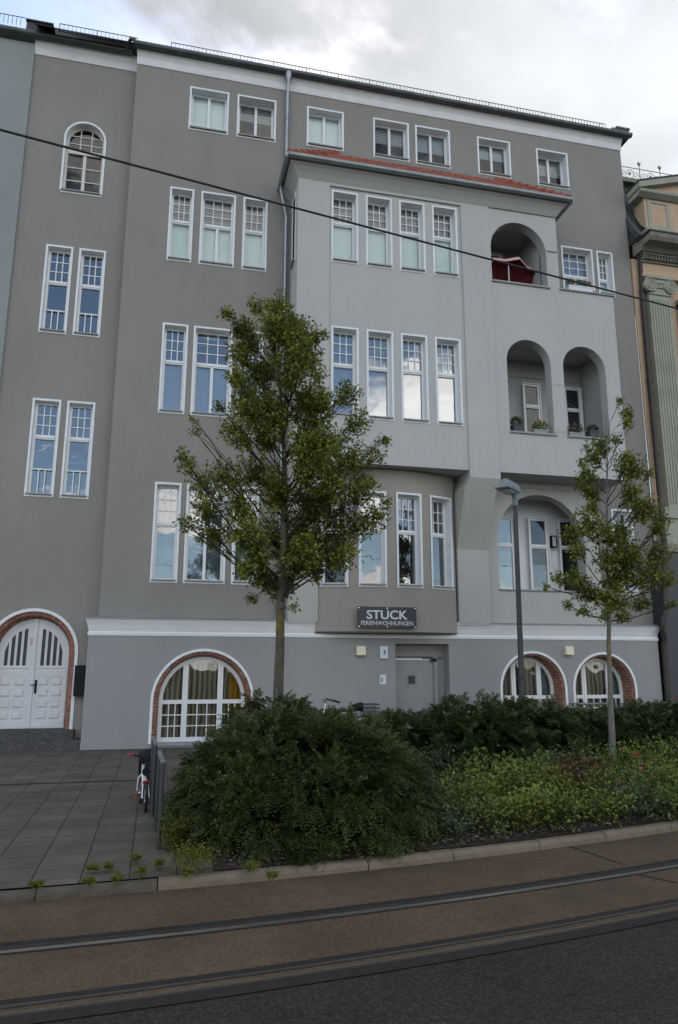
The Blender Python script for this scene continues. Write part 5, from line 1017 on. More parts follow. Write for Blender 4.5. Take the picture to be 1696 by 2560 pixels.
vs = [rot(hx0, y, z) for y, z in prof]+[rot(hx1, y, z) for y, z in prof]; n = len(prof)
b.add(vs, [tuple(range(n)), tuple(reversed(range(n, 2*n)))]+[(i, i+n, i+n+1, i+1) for i in range(n-1)]+[(n-1, 2*n-1, n, 0)])
b.add([rot(hx0-0.20, -0.16, -0.005), rot(hx0-0.20, 0.16, -0.005), rot(hx1, 0.17, -0.005), rot(hx1, -0.17, -0.005), rot(hx0-0.2, -0.16, -0.03), rot(hx0-0.2, 0.16, -0.03), rot(hx1, 0.17, -0.03), rot(hx1, -0.17, -0.03)], [(0, 1, 2, 3), (7, 6, 5, 4), (0, 4, 5, 1), (1, 5, 6, 2), (2, 6, 7, 3), (3, 7, 4, 0)])
b.build('lamp_head', M['lampg'], s, fix=True, smooth='auto'); b = MB(LT); b.add([rot(hx0, -0.13, -0.032), rot(hx0, 0.13, -0.032), rot(hx1-0.1, 0.13, -0.032), rot(hx1-0.1, -0.13, -0.032), rot(hx0+.05, -0.1, -0.07), rot(hx0+.05, 0.1, -0.07), rot(hx1-0.15, 0.1, -0.07), rot(hx1-0.15, -0.1, -0.07)], [(0, 1, 2, 3), (7, 6, 5, 4), (0, 4, 5, 1), (1, 5, 6, 2), (2, 6, 7, 3), (3, 7, 4, 0)]); b.build('lens', M['diff'], s, fix=True)

# ------------------------------------------------------------------ trees
def make_tree(name, label, Y, trunk_px, blobs, r0, scale, leafm, barkm, nleaf, lsize, seed, grp=None, depth=0.95):
    rs = random.Random(seed); rg = np.random.default_rng(seed)
    tp_ = [at(x*K, y*K, Y) for x, y in trunk_px]; base = Vector((tp_[0].x, Y, 0.0)); tp_[0] = Vector((tp_[0].x, Y, -0.05))
    root = thing(name, label, 'tree', base, group=grp)
    P = [q-base for q in tp_]; zt = P[-1].z
    wood = MB(); R = [max(0.008, r0*(1-0.93*(max(0, p.z)/zt)**0.9)) for p in P]; R[0] = r0*1.15
    # subdivide the trunk with slight wobble
    Q = [P[0]]; QR = [R[0]]
    for i in range(len(P)-1):
        for k in range(1, 5):
            t = k/4; q = P[i].lerp(P[i+1], t); q = q+Vector((rs.uniform(-1, 1), rs.uniform(-1, 1), 0))*0.008; Q.append(q); QR.append(R[i]+(R[i+1]-R[i])*t)
    wood.tube(Q, QR, 12)
    def trunk_at(z):
        for a, b2, ra in zip(Q, Q[1:], QR):
            if a.z <= z <= b2.z: return a.lerp(b2, (z-a.z)/max(1e-6, b2.z-a.z)), ra
        return Q[-1], QR[-1]
    LP, LD = [], []
    crown = []
    for bx, by, br in blobs:
        c = at(bx*K, by*K, Y)-base; c.y = 0; crown.append([c, br*scale])
    zmin = min(c.z-r for c, r in crown)
    tot = sum(r**1.35 for c, r in crown)
    # inner filling round the stem
    zz = zmin+0.45
    while zz < zt*0.93:
        hw = max([abs(c.x-trunk_at(c.z)[0].x) for c, r in crown if abs(c.z-zz) < 0.5] or [0.2]); t0_ = trunk_at(zz)[0]
        for _ in range(1): crown.append([Vector((t0_.x+rs.uniform(-0.45, 0.45)*hw, 0, zz+rs.uniform(-.1, .1))), min(0.36, 0.16+hw*0.2)])
        zz += 0.30
    tot = sum(r**1.35 for c, r in crown)
    for c, r in crown:
        hd = abs(c.x-trunk_at(c.z)[0].x); dmax = depth*max(0.15, 1-hd/2.2)
        c = c+Vector((0, rs.uniform(-dmax, dmax), 0))
        hz = math.hypot(c.x-trunk_at(c.z)[0].x, c.y)
        z0 = max(zmin+0.02+rs.uniform(0, 0.6), min(zt*0.97, c.z-0.2-hz*rs.uniform(0.7, 1.15))); s0, rt = trunk_at(z0)
        r_b = min(rt*0.55, 0.005+0.012*r+0.008*hz)
        mid = s0.lerp(c, 0.5)+Vector((rs.uniform(-.06, .06), rs.uniform(-.06, .06), -0.12*hz+rs.uniform(-.05, .06)))
        pts = []
        for k in range(7):
            t = k/6; wv_ = 0.035*math.sin(PI*t); pts.append(s0*(1-t)**2+mid*2*t*(1-t)+c*t*t+Vector((rs.uniform(-1, 1)*wv_, rs.uniform(-1, 1)*wv_, rs.uniform(-1, 1)*wv_)))
        wood.tube(pts, [r_b*(1-0.75*k/6) for k in range(7)], 6, 1 if r_b < 0.02 else 0)
        nsub = max(4, int(nleaf*(r**1.35)/tot/8.2))
        for k in range(nsub):
            u = Vector(rg.normal(size=3)).normalized(); rad = r*(rs.random()**0.45)*1.08
            e = c+Vector((u.x*rad, u.y*rad*0.9, u.z*rad))
            s1 = pts[rs.randint(3, 6)]; m1 = s1.lerp(e, 0.55)+Vector((rs.uniform(-.03, .03), rs.uniform(-.03, .03), -0.03))
            if k % 3 == 0: wood.tube([s1, m1, e], [0.006, 0.004, 0.002], 4, 1)
            for _ in range(rs.randint(7, 11)):
                t = rs.random()**0.55; q = s1.lerp(m1, min(1, t*2)) if t < 0.5 else m1.lerp(e, t*2-1)
                if (q-c).length > r*1.25: continue
                LP.append(q+Vector((rs.uniform(-.05, .05), rs.uniform(-.05, .05), rs.uniform(-.04, .04)))); d_ = (e-s1).normalized()*0.6+Vector(rg.normal(size=3))*0.6+Vector((0, 0, -0.25)); LD.append(d_)
    tk = wood.build('trunk', [M[barkm], M['twig']], root, smooth=True)
    n = len(LP); N = rg.normal(size=(n, 3))*0.7+np.array([0, 0, 0.9])
    leaves('crown', np.array([tuple(q) for q in LP]), np.array([tuple(q) for q in LD]), N, rg.uniform(0.75, 1.25, n)*lsize, rg.uniform(0.75, 1.2, n)*lsize*0.62, M[leafm], root)
    return root
blobs1 = [(552, 805, 36), (548, 855, 30), (575, 765, 40), (668, 745, 44), (728, 795, 38), (752, 900, 36), (560, 915, 38), (735, 960, 44), (592, 700, 20), (640, 722, 44), (560, 745, 36), (520, 738, 18), (690, 735, 38), (735, 762, 28), (620, 790, 56), (700, 800, 56), (742, 850, 26), (600, 850, 46), (660, 880, 66), (535, 890, 20), (512, 918, 14), (700, 930, 66), (790, 930, 34), (838, 965, 36), (893, 1008, 20), (866, 1045, 28), (785, 1005, 50), (620, 960, 56), (540, 1010, 46), (560, 958, 30), (446, 970, 11), (452, 996, 10), (430, 1062, 30), (470, 1105, 38), (520, 1090, 46), (600, 1060, 66), (700, 1050, 76), (805, 1065, 44), (640, 1140, 76), (550, 1160, 48), (470, 1165, 32), (425, 1208, 24), (490, 1215, 42), (560, 1240, 58), (650, 1230, 76), (740, 1150, 76), (830, 1135, 46), (872, 1190, 38), (820, 1205, 54), (760, 1240, 60), (700, 1285, 52), (785, 1285, 42), (580, 1290, 44), (555, 1325, 22), (610, 1335, 32), (676, 1335, 30), (592, 1375, 14), (740, 1320, 24), (664, 1405, 8), (900, 1150, 14), (850, 1100, 30)]
make_tree('pear_tree', 'taller leafy street tree rising from the big rounded yew bush', -6.5, [(641, 1800), (645, 1600), (648, 1400), (655, 1250), (657, 1050), (645, 860), (600, 690)], blobs1, 0.098, 0.0066, 'leaf', 'bark', 44000, 0.060, 3)
blobs2 = [(1395, 948, 10), (1432, 962, 16), (1404, 1000, 16), (1452, 1000, 15), (1384, 1052, 12), (1466, 1055, 20), (1372, 1085, 20), (1440, 1092, 26), (1472, 1100, 16), (1402, 1130, 20), (1366, 1168, 20), (1432, 1170, 22), (1350, 1215, 26), (1402, 1232, 32), (1460, 1215, 28), (1500, 1212, 30), (1542, 1210, 20), (1330, 1268, 24), (1390, 1290, 36), (1450, 1282, 38), (1512, 1272, 36), (1296, 1330, 20), (1350, 1330, 30), (1420, 1340, 36), (1480, 1330, 38), (1542, 1335, 22), (1270, 1352, 9), (1502, 1388, 26), (1330, 1412, 14), (1312, 1396, 11), (1385, 1385, 22), (1448, 1420, 18), (1526, 1398, 12), (1360, 1430, 10)]
make_tree('pear_tree', 'slender young street tree standing behind the rose bed at right', -5.1, [(1416, 1775), (1412, 1620), (1407, 1450), (1403, 1250), (1404, 1080), (1402, 945)], blobs2, 0.062, 0.0084, 'leaf', 'bark2', 15500, 0.064, 11, depth=0.75)

# ------------------------------------------------------------------ hedges
def sprays(name, P, T, N, L, k, nl, nw, m, parent):
    n = len(P); T = T/np.linalg.norm(T, axis=1, keepdims=True); S = np.cross(T, N); S /= np.maximum(1e-6, np.linalg.norm(S, axis=1, keepdims=True)); N2 = np.cross(S, T)
    pp, dd, nn, ll = [], [], [], []
    for i in range(k):
        t = (i+0.5)/k; base = P+T*(L*t)[:, None]-np.array([0, 0, 1])*(L*0.35*t*t)[:, None]
        for s in (-1, 1):
            pp.append(base); dd.append(T*0.65+S*s*0.75+rng.normal(size=(n, 3))*0.12); nn.append(N2+rng.normal(size=(n, 3))*0.25); ll.append(np.full(n, nl)*(1.0-0.45*t)*rng.uniform(0.8, 1.2, n))
    pp, dd, nn, ll = np.concatenate(pp), np.concatenate(dd), np.concatenate(nn), np.concatenate(ll)
    return leaves(name, pp, dd, nn, ll, np.full(len(pp), nw), m, parent, 0.1)
def mound(label, name, c, rx, ry, h, p=2.6, seed=0, ns=7000, L=(0.12, 0.24), nl=0.05, nw=0.016, m='yew', lump=0.10, grp=None, k=6, cut=None):
    rg = np.random.default_rng(seed); root = thing(name, label, 'bush', (c[0], c[1], 0), group=grp)
    ph = rg.uniform(0, 6.28, (6,)); fr = rg.uniform(2.0, 5.0, (6, 3))
    def surf(th, el):      # superellipsoid point with lumps
        ce, se = np.sign(np.cos(el))*np.abs(np.cos(el))**(2/p), np.abs(np.sin(el))**(2/p)
        ct, st_ = np.sign(np.cos(th))*np.abs(np.cos(th))**(2/2.2), np.sign(np.sin(th))*np.abs(np.sin(th))**(2/2.2)
        q = np.stack([rx*ce*ct, ry*ce*st_, h*se], -1); d = q/np.linalg.norm(q, axis=-1, keepdims=True)
        w = sum(np.sin((q*f).sum(-1)*1.3+a) for f, a in zip(fr, ph))/6
        return q*(1+lump*w)[..., None], d
    nt_, ne = 48, 16; th, el = np.meshgrid(np.linspace(0, 2*PI, nt_, endpoint=False), np.linspace(0.0, PI/2, ne), indexing='ij')
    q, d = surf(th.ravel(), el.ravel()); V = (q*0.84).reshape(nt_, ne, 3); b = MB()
    b.add([tuple(v) for v in V.reshape(-1, 3)], [(i*ne+j, ((i+1) % nt_)*ne+j, ((i+1) % nt_)*ne+j+1, i*ne+j+1) for i in range(nt_) for j in range(ne-1)]); b.build('dark_inner_hull', M['core'], root, smooth=True)  # closed near-black hull, the shade inside the bush put into its colour
    # branch fans: sprays grouped in drooping plates that overlap like shingles, with dark gaps between them
    per = 16; nc = ns//per; th = rg.uniform(0, 2*PI, nc); el = np.arcsin(rg.uniform(0.0, 1, nc)**0.9); qc, dc = surf(th, el)
    dc2 = dc/np.array([rx, ry, h])**1.2; dc2 /= np.linalg.norm(dc2, axis=1, keepdims=True)
    dn_ = np.cross(dc2, np.cross(np.array([0, 0, -1.0]), dc2)); dn_ /= np.maximum(1e-6, np.linalg.norm(dn_, axis=1, keepdims=True))
    ft = dc2*rg.uniform(0.6, 1.1, nc)[:, None]+dn_*rg.uniform(-0.15, 0.8, nc)[:, None]+rg.normal(size=(nc, 3))*0.28; ft /= np.linalg.norm(ft, axis=1, keepdims=True)
    fs_ = np.cross(ft, dc2); fs_ /= np.maximum(1e-6, np.linalg.norm(fs_, axis=1, keepdims=True)); qc = qc*rg.uniform(0.93, 1.03, nc)[:, None]
    a_ = rg.uniform(-1, 1, (nc, per)); b_ = rg.uniform(-0.10, 0.17, (nc, per))*(1-0.5*np.abs(a_))
    q = (qc[:, None, :]+fs_[:, None, :]*(a_*0.11)[..., None]+ft[:, None, :]*b_[..., None]).reshape(-1, 3); d = np.repeat(dc, per, 0); fT = (ft[:, None, :]*0.9+fs_[:, None, :]*(a_*0.75)[..., None]).reshape(-1, 3); ns = len(q); keep = np.ones(ns, bool)
    if cut: keep = cut(q, c)
    q, d = q[keep], d[keep]; n = len(q)
    nrm = d/np.array([rx, ry, h])**1.2; nrm /= np.linalg.norm(nrm, axis=1, keepdims=True)
    fT = fT[keep]; q[:, 2] = np.maximum(q[:, 2], 0.02)
    # sprays fan outward and droop; a few leaders shoot up
    tang = np.cross(nrm, np.cross(np.array([0, 0, -1.0]), nrm)); tang /= np.maximum(1e-6, np.linalg.norm(tang, axis=1, keepdims=True))
    T = fT+rg.normal(size=(n, 3))*0.16
    lead = rg.random(n) < 0.02; T[lead] = np.array([0, 0, 1.0])*0.8+nrm[lead]*0.3
    Ls = rg.uniform(L[0], L[1], n); Ls[lead] *= 1.3
    sprays('foliage', q, T, nrm*0.6+np.array([0, 0, 0.6])+rg.normal(size=(n, 3))*0.25, Ls, k, nl, nw, M[m], root)
    return root
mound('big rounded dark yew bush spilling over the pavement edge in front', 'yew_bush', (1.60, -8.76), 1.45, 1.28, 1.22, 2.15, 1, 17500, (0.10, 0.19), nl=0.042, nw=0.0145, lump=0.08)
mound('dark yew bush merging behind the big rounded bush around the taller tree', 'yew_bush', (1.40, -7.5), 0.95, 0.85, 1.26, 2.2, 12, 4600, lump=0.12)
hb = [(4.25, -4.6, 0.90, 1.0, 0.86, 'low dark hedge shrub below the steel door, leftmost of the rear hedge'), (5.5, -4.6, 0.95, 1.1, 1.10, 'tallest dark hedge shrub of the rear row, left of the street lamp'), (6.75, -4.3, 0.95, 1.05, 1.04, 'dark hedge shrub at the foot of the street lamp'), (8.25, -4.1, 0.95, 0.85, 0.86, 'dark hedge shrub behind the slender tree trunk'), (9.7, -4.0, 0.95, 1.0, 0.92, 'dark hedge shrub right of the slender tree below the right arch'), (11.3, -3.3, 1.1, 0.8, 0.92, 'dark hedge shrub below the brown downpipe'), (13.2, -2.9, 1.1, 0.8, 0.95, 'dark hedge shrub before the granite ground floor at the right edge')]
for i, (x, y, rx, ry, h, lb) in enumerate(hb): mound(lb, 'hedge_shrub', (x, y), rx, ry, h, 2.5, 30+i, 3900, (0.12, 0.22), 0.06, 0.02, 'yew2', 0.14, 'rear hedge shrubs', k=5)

# ------------------------------------------------------------------ rose bed: leafy shrubs on thin stems
def leafy_shrub(name, label, loc, w, h, nst, nl, lsz, m, seed, blooms=None, nb=0, grp=None, cat='shrub', stem=True, dp=None):
    rg = np.random.default_rng(seed); root = thing(name, label, cat, loc, group=grp); sm = MB(); P, D = [], []; tips = []
    dp = dp or w
    nl = int(nl*1.5)
    for i in range(nst):
        a = rg.uniform(0, 2*PI); rr = math.sqrt(rg.random())*0.5; e = Vector((w*rr*math.cos(a), dp*rr*math.sin(a), h*rg.uniform(0.55, 1.0)*(1-0.35*rr))); b0 = Vector((e.x*0.35, e.y*0.35, 0)); md = b0.lerp(e, 0.55)+Vector((rg.uniform(-.05, .05), rg.uniform(-.05, .05), 0.04))
        sm.tube([b0, md, e], [0.006, 0.0045, 0.002], 4); tips.append(e)
        for _ in range(nl):
            t = rg.random()**0.7; q = b0.lerp(md, t*2) if t < 0.5 else md.lerp(e, t*2-1)
            dv_ = rg.normal(size=3)*np.array([1, 1, 0.45])+np.array([0, 0, 0.1]); dv_ /= np.linalg.norm(dv_); off_ = dv_*rg.uniform(0.0, min(0.16, 0.28*w))
            P.append(np.array(q)+off_); D.append(dv_)
    if stem: sm.build('stems', M['twig'], root)
    P, D = np.array(P), np.array(D); P[:, 2] = np.maximum(P[:, 2], 0.015); n = len(P)
    leaves('foliage', P, D, rg.normal(size=(n, 3))*0.5+np.array([0, 0, 1.0]), rg.uniform(0.45, 1.2, n)*lsz, rg.uniform(0.4, 0.7, n)*lsz, M[m], root)
    if blooms:
        for _ in range(nb):
            e = tips[int(rg.integers(len(tips)))]; k = 9; u = rg.normal(size=(k, 3)); u[:, 2] = np.abs(u[:, 2]); u /= np.linalg.norm(u, axis=1, keepdims=True)
            leaves('flower', np.repeat(np.array([tuple(e)]), k, 0)+u*0.008, u, rg.normal(size=(k, 3)), np.full(k, 0.04), np.full(k, 0.04), M[blooms], root)
    return root
def at_ground(xd, yd): q = gnd(xd*K, yd*K, 0.03); return (q.x, q.y, 0.02)
rb = [  # display x, y of the foot, width, height, stems, leaves per stem, leaf size, material, label, blooms, count
    (1010, 1900, 0.55, 0.50, 12, 26, 0.060, 'rose', 'low rose shrub touching the right flank of the big yew bush', None, 0),
    (1085, 1895, 0.8, 0.55, 18, 26, 0.062, 'rose', 'broad low rose shrub at the front left of the bed', None, 0),
    (1010, 1830, 0.55, 0.95, 12, 26, 0.075, 'rose', 'tall yellowish shrub between the big yew bush and the rear hedge', None, 0),
    (1080, 1850, 0.5, 0.75, 9, 20, 0.055, 'rose', 'thin leggy rose with dried flower heads', 'autumn', 3),
    (1170, 1890, 0.75, 0.55, 18, 26, 0.06, 'rose', 'low rose shrub in the front middle of the bed', None, 0),
    (1215, 1880, 0.7, 0.9, 14, 22, 0.095, 'rose', 'tall broad leaved sapling in the middle of the bed', None, 0),
    (1265, 1885, 0.7, 0.62, 18, 26, 0.06, 'rose', 'rose shrub right of the broad leaved sapling', None, 0),
    (1330, 1868, 0.8, 0.68, 20, 24, 0.055, 'autumn', 'rose shrub with reddish leaves in the bed', None, 0),
    (1345, 1880, 0.75, 0.55, 20, 26, 0.055, 'rose', 'green rose shrub before the reddish one', None, 0),
    (1420, 1872, 0.8, 0.62, 22, 26, 0.055, 'rose', 'rose shrub with one pink bloom at the right of the bed', 'pinkb', 2),
    (1500, 1860, 0.85, 0.66, 22, 26, 0.055, 'rose', 'dense rose shrub near the right edge of the bed', 'bloom', 1),
    (1570, 1850, 0.8, 0.62, 20, 26, 0.055, 'rose', 'rose shrub cut by the right picture edge', None, 0),
    (1300, 1825, 0.9, 0.70, 22, 24, 0.06, 'rose', 'rose shrub behind the broad leaved sapling', None, 0),
    (1390, 1815, 0.9, 0.66, 22, 24, 0.06, 'rose', 'rose shrub at the foot of the slender tree', None, 0),
    (1470, 1810, 0.9, 0.72, 22, 24, 0.06, 'rose', 'rose shrub with small red bloom behind the dense one', 'bloom', 2),
    (1550, 1800, 0.9, 0.78, 22, 24, 0.06, 'rose', 'rearmost rose shrub at the right edge', None, 0),
    (1140, 1835, 0.8, 0.6, 16, 22, 0.06, 'rose', 'shaded rose shrub in front of the rear hedge', None, 0)]
rb += [(1045, 1935, 0.55, 0.36, 16, 24, 0.055, 'rose', 'small shrub at the soil edge beside the big yew bush', None, 0), (1125, 1925, 0.7, 0.42, 20, 26, 0.055, 'rose', 'small leafy shrub at the front soil edge, left of the sapling', None, 0), (1215, 1918, 0.7, 0.42, 20, 26, 0.055, 'rose', 'small leafy shrub at the soil edge below the sapling', None, 0), (1300, 1908, 0.75, 0.45, 22, 26, 0.055, 'rose', 'small leafy shrub at the soil edge below the reddish rose', None, 0), (1385, 1900, 0.8, 0.45, 22, 26, 0.055, 'rose', 'leafy shrub at the kerb side right of the reddish rose', None, 0), (1465, 1892, 0.8, 0.45, 22, 26, 0.055, 'rose', 'leafy shrub near the kerb below the dense rose', None, 0), (1545, 1885, 0.8, 0.45, 22, 26, 0.055, 'rose', 'leafy shrub near the kerb at the right picture edge', None, 0), (1240, 1840, 0.9, 0.7, 22, 24, 0.06, 'rose', 'rose shrub at the hedge foot left of the slender tree', None, 0)]
for i, (xd, yd, w, h, ns_, nl_, ls_, m_, lb, bl, nb_) in enumerate(rb): leafy_shrub('rose_shrub', lb, at_ground(xd, yd), w, h*(1.0, 1.18, 0.9)[i % 3], ns_, nl_, ls_*(1.15, 0.9, 1.0, 1.35)[i % 4], (m_ if m_ != 'rose' else ('rose', 'rosey', 'rosed', 'rose', 'rosey')[i % 5]), 100+i, bl, nb_, 'shrubs in the rose bed')
for i, (X_, Y_, lb) in enumerate(((8.75, -2.6, 'red flowering rose behind the hedge below the left small arch'), (9.4, -2.5, 'second red flowering rose behind the hedge between the small arches'), (11.75, -2.3, 'red flowering rose bush beside the brown downpipe foot'), (12.6, -2.4, 'pale leaved rose bush before the granite wall'))): leafy_shrub('rose_bush', lb, (X_, Y_, 0.0), 0.8, 1.12, 16, 24, 0.06, 'rose', 160+i, 'bloom', 6, 'roses behind the hedge')
# weeds along kerb and hoops
wd = [(400, 1962, 0.36, 0.34, 'bright green weed clump beside the front bike hoop'), (440, 2008, 0.44, 0.22, 'yellow green weed between paving and big yew bush'), (432, 2025, 0.22, 0.10, 'small weed beside the kerb corner'), (313, 1990, 0.16, 0.10, 'upper weed tuft in the paving joints'), (323, 2030, 0.12, 0.13, 'thin upright weed in the paving by the kerb'), (218, 2010, 0.16, 0.05, 'flat weed tuft in a slab joint, left one'), (252, 2008, 0.16, 0.05, 'flat weed tuft in a slab joint, right one'), (370, 2001, 0.12, 0.05, 'tiny weed near the front hoop'), (85, 2052, 0.14, 0.08, 'grassy tuft at the kerb far left'), (208, 2045, 0.14, 0.09, 'grassy tuft at the kerb left of the middle slab'), (585, 2012, 0.26, 0.09, 'green weed under the front of the big yew bush'), (630, 2028, 0.13, 0.08, 'grass tuft hanging over the kerb'), (272, 2035, 0.2, 0.03, 'dry flat weed in the paving joint')]
for i, (xd, yd, w, h, lb) in enumerate(wd): leafy_shrub('weed', lb, at_ground(xd, yd), w*(1 if i < 2 else (0.42, 0.6, 0.5)[i % 3]), h*(1 if i < 2 else (0.5, 0.7, 0.4)[i % 3]), 26 if i < 2 else 9, 34 if i < 2 else 22, 0.026, 'weed', 200+i, None, 0, 'weeds in the paving joints', 'weed', stem=False, dp=w*0.6)
# bark chips
rg = np.random.default_rng(5); n = 2600; px_ = rg.uniform(0.6, 9, n); fr_ = rg.random(n)**1.6*1.5+0.16; py_ = np.array([kerb_y(a) for a in px_])+fr_
leaves('bark_mulch', np.stack([px_, py_, rg.uniform(0.03, 0.075, n)], 1), rg.normal(size=(n, 3))*np.array([1, 1, 0.12]), rg.normal(size=(n, 3))*0.2+np.array([0, 0, 1.0]), rg.uniform(0.03, 0.08, n), rg.uniform(0.012, 0.03, n), M['chip']); tag(bpy.data.objects['bark_mulch'], 'bleached bark chips strewn along the kerb side of the bed', 'mulch', kind='stuff')

# ------------------------------------------------------------------ bike hoops, bikes, bin
def hoop(loc, L, h, ang, label, r=0.0265, grp='grey bike hoops'):
    s = thing('bike_hoop', label, 'bike rack', loc, ang, grp); b = MB(); c = 0.03
    b.tube([(0, 0, -0.02), (0, 0, h-0.005)], r, 14); b.build('post', M['anth'], s, smooth='auto'); b = MB(); b.tube([(0, L, -0.02), (0, L, h-0.005)], r, 14); b.build('post', M['anth'], s, smooth='auto')
    b = MB(); b.tube([(0, -r*0.9, h), (0, L+r*0.9, h)], r*1.02, 14); b.build('top_rail', M['steel'], s, smooth='auto'); return s
hoop((-0.01, -9.27, 0), 0.80, 0.865, math.radians(3.0), 'nearest grey bike hoop beside the big yew bush')
hoop((-0.11, -7.62, 0), 0.80, 0.865, math.radians(3.0), 'second grey bike hoop behind the nearest one')
for i, (x_, lb) in enumerate(((2.2, 'grey hoop rail half hidden behind the bush, in front of the left ground floor arch'), (9.2, 'grey hoop rail behind the hedge in front of the small left arch'), (11.0, 'grey hoop rail behind the hedge in front of the small right arch'))):
    s = hoop((x_, -2.1 if x_ > 5 else -5.2, 0), 0.8, 0.95 if x_ > 5 else 0.98, -PI/2, lb)

def wheel(s, x, R, spokes, name='wheel', tw=0.02, rimm='chrome'):
    b = MB(); b.ring((x, 0, R), (0, 1, 0), R-tw, 0.012, 32, 6); hub = b.build(name, M[rimm], s, smooth=True)
    t = MB(); t.ring((x, 0, R), (0, 1, 0), R-tw*0.6, tw*1.0, 32, 8); t.build('tyre', M['tyre'], hub, smooth=True)
    p = MB()
    for k in range(spokes):
        a = 2*PI*k/spokes; p.tube([(x, 0.015*(-1)**k, R), (x+(R-tw)*math.cos(a), 0, R+(R-tw)*math.sin(a))], 0.0016, 4)
    p.tube([(x, -0.035, R), (x, 0.035, R)], 0.016, 10); p.build('spokes', M['chrome'], hub)
# child's bike, local x forward
fwp, rwp = gnd(343, 2003), gnd(358, 2028); hd = math.atan2(0.58, -0.075)
kb = thing('child_bicycle', "small white child's bicycle with red grips parked beside the bike hoops", 'bicycle', (rwp.x+0.02, rwp.y, 0), hd)
R = 0.165; wb = 0.60
wheel(kb, 0, R, 16); wheel(kb, wb, R, 16)
b = MB(); b.tube([(0, 0.045, R), (0.17, 0.02, 0.20), (0.22, 0, 0.19)], 0.010, 8); b.tube([(0, -0.045, R), (0.17, -0.02, 0.20), (0.22, 0, 0.19)], 0.010, 8); b.tube([(0, 0.045, R), (0.08, 0.03, 0.33), (0.14, 0, 0.38)], 0.010, 8); b.tube([(0, -0.045, R), (0.08, -0.03, 0.33), (0.14, 0, 0.38)], 0.010, 8)
b.tube([(0.22, 0, 0.17), (0.14, 0, 0.43)], 0.015, 8); b.tube([(0.22, 0, 0.19), (0.34, 0, 0.26), (0.46, 0, 0.46)], 0.019, 10); b.tube([(0.445, 0, 0.52), (0.475, 0, 0.40)], 0.019, 10)
b.tube([(0.475, 0, 0.40), (0.50, 0.05, 0.34), (wb, 0.05, R)], 0.012, 8); b.tube([(0.475, 0, 0.40), (0.50, -0.05, 0.34), (wb, -0.05, R)], 0.012, 8); b.build('frame', M['planter'], kb, smooth='auto')
b = MB(); b.ring((0, 0, R), (0, 1, 0), R+0.02, 0.014, 32, 6); b.build('mudguard', M['blackm'], kb, smooth=True)
b = MB(); b.tube([(0.06, 0, 0.475), (0.16, 0, 0.47), (0.26, 0, 0.465)], [0.055, 0.045, 0.02], 10); b.tube([(0.135, 0, 0.42), (0.13, 0, 0.46)], 0.014, 8); b.build('saddle', M['blackm'], kb, smooth='auto')
b = MB(); b.tube([(0.44, 0, 0.52), (0.43, 0, 0.58), (0.43, 0.06, 0.62), (0.42, 0.15, 0.655)], 0.012, 8); b.tube([(0.43, 0, 0.58), (0.43, -0.06, 0.62), (0.42, -0.15, 0.655)], 0.012, 8); hbr = b.build('handlebar', M['blackm'], kb, smooth='auto')
for s_ in (-1, 1): b = MB(); b.tube([(0.42, s_*0.14, 0.655), (0.40, s_*0.21, 0.66)], [0.018, 0.022], 10); b.build('grip', M['redg'], hbr, smooth='auto')
b = MB(); b.box(-0.025, 0.01, -0.042, 0.042, 0.335, 0.372); b.build('rear_light', M['redp'], kb)
b = MB(); b.tube([(0.22, -0.07, 0.19), (0.22, 0.07, 0.19)], 0.02, 10); b.tube([(0.22, 0.07, 0.19), (0.29, 0.075, 0.14)], 0.008, 6); b.tube([(0.22, -0.07, 0.19), (0.15, -0.075, 0.24)], 0.008, 6); ck = b.build('crank', M['chrome'], kb)
for sx_, sy_, z_ in ((0.29, 0.115, 0.135), (0.15, -0.115, 0.24)):
    b = MB(); b.box(sx_-0.035, sx_+0.035, sy_-0.04, sy_+0.04, z_-0.01, z_+0.01); q = b.build('pedal', M['tyre'], ck); b = MB(); b.box(sx_-0.038, sx_-0.0352, sy_-0.03, sy_+0.03, z_-0.007, z_+0.007); b.build('reflector', M['orange'], ck)
# ribbed litter bin
bn = thing('litter_bin', 'round black ribbed litter bin standing behind the small bicycle', 'bin', (-0.19, -6.18, 0))
b = MB(); n = 56; hh = 0.62; prof = []
b.lathe([(0.135, 0.0), (0.155, hh-0.12)], (0, 0, 0), 40); b.build('body', M['anth'], bn, smooth=True)
b = MB()
for k in range(36): a = 2*PI*k/36; b.tube([(0.14*math.cos(a), 0.14*math.sin(a), 0.01), (0.16*math.cos(a), 0.16*math.sin(a), hh-0.12)], 0.006, 5)
b.build('ribs', M['blackm'], bn)
b = MB(); b.lathe([(0.162, hh-0.13), (0.168, hh-0.01), (0.165, hh), (0.10, hh+0.004), (0.09, hh-0.05)], (0, 0, 0), 40); b.build('rim', M['blackm'], bn, smooth='auto')

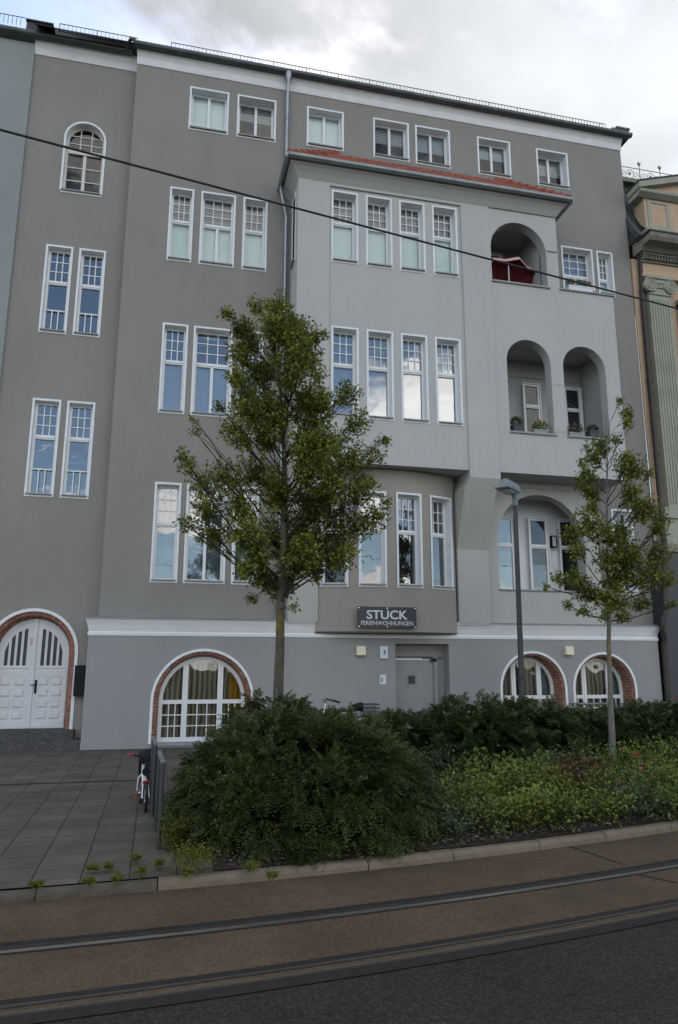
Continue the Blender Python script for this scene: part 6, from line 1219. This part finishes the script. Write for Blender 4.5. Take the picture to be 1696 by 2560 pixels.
# adult bicycle behind the hedge
ab = thing('bicycle', 'silver and black adult bicycle with rear basket leaning behind the bush', 'bicycle', (3.86, -3.4, 0), PI); ab.scale = (1.08, 1.08, 1.08)
R = 0.34
wheel(ab, 0, R, 24, tw=0.022); wheel(ab, 1.04, R, 24, tw=0.022)
b = MB(); b.tube([(0, 0.05, R), (0.42, 0.02, 0.30)], 0.011, 8); b.tube([(0, -0.05, R), (0.42, -0.02, 0.30)], 0.011, 8); b.tube([(0, 0.05, R), (0.26, 0.02, 0.80)], 0.010, 8); b.tube([(0, -0.05, R), (0.26, -0.02, 0.80)], 0.010, 8); b.tube([(0.42, 0, 0.28), (0.24, 0, 0.90)], 0.017, 10); b.tube([(0.42, 0, 0.30), (0.84, 0, 0.72)], 0.022, 10)
b.tube([(0.815, 0, 0.90), (0.865, 0, 0.66)], 0.021, 10); b.tube([(0.865, 0, 0.66), (0.93, 0.05, 0.52), (1.04, 0.05, R)], 0.014, 8); b.tube([(0.865, 0, 0.66), (0.93, -0.05, 0.52), (1.04, -0.05, R)], 0.014, 8); b.build('frame', M['chrome'], ab, smooth='auto')
b = MB(); b.tube([(0.26, 0, 0.895), (0.82, 0, 0.90)], 0.028, 10); b.build('top_tube', M['anth'], ab, smooth='auto')
b = MB(); b.tube([(0.12, 0, 0.955), (0.24, 0, 0.95), (0.38, 0, 0.94)], [0.085, 0.065, 0.025], 12); b.tube([(0.24, 0, 0.86), (0.235, 0, 0.94)], 0.015, 8); b.build('saddle', M['blackm'], ab, smooth='auto')
b = MB(); b.tube([(0.815, 0, 0.90), (0.80, 0, 1.03)], 0.014, 8); b.tube([(0.80, 0, 1.03), (0.84, 0.10, 1.06), (0.80, 0.22, 1.10), (0.64, 0.28, 1.06)], 0.012, 8); b.tube([(0.80, 0, 1.03), (0.84, -0.10, 1.06), (0.80, -0.22, 1.10), (0.64, -0.28, 1.06)], 0.012, 8); hbr = b.build('handlebar', M['chrome'], ab, smooth='auto')
for s_ in (-1, 1): b = MB(); b.tube([(0.73, s_*0.255, 1.085), (0.60, s_*0.29, 1.05)], 0.019, 10); b.build('grip', M['blackm'], hbr, smooth='auto')
b = MB(); b.lathe([(0.0, 0.0), (0.03, 0.0), (0.03, 0.03), (0.0, 0.04)], (0.80, 0.12, 1.08), 12); b.build('bell', M['blackm'], hbr)
b = MB(); O = rect(-0.17, 0.12, 0.80, 1.0)
for z_ in (0.80, 0.87, 0.93, 1.0): b.tube([(-0.17, -0.14, z_), (0.12, -0.14, z_), (0.12, 0.14, z_), (-0.17, 0.14, z_), (-0.17, -0.14, z_)], 0.006, 5)
for k in range(11): xx = -0.17+0.29*k/10; b.tube([(xx, -0.14, 0.80), (xx, -0.14, 1.0)], 0.003, 4); b.tube([(xx, 0.14, 0.80), (xx, 0.14, 1.0)], 0.003, 4); b.tube([(xx, -0.14, 0.80), (xx, 0.14, 0.80)], 0.003, 4)
b.build('basket', M['blackm'], ab)
b = MB(); b.tube([(-0.2, 0.06, 0.79), (0.22, 0.06, 0.78)], 0.006, 5); b.tube([(-0.2, -0.06, 0.79), (0.22, -0.06, 0.78)], 0.006, 5); b.tube([(0, 0.06, R), (-0.02, 0.06, 0.79)], 0.006, 5); b.tube([(0, -0.06, R), (-0.02, -0.06, 0.79)], 0.006, 5); b.build('rack', M['chrome'], ab)
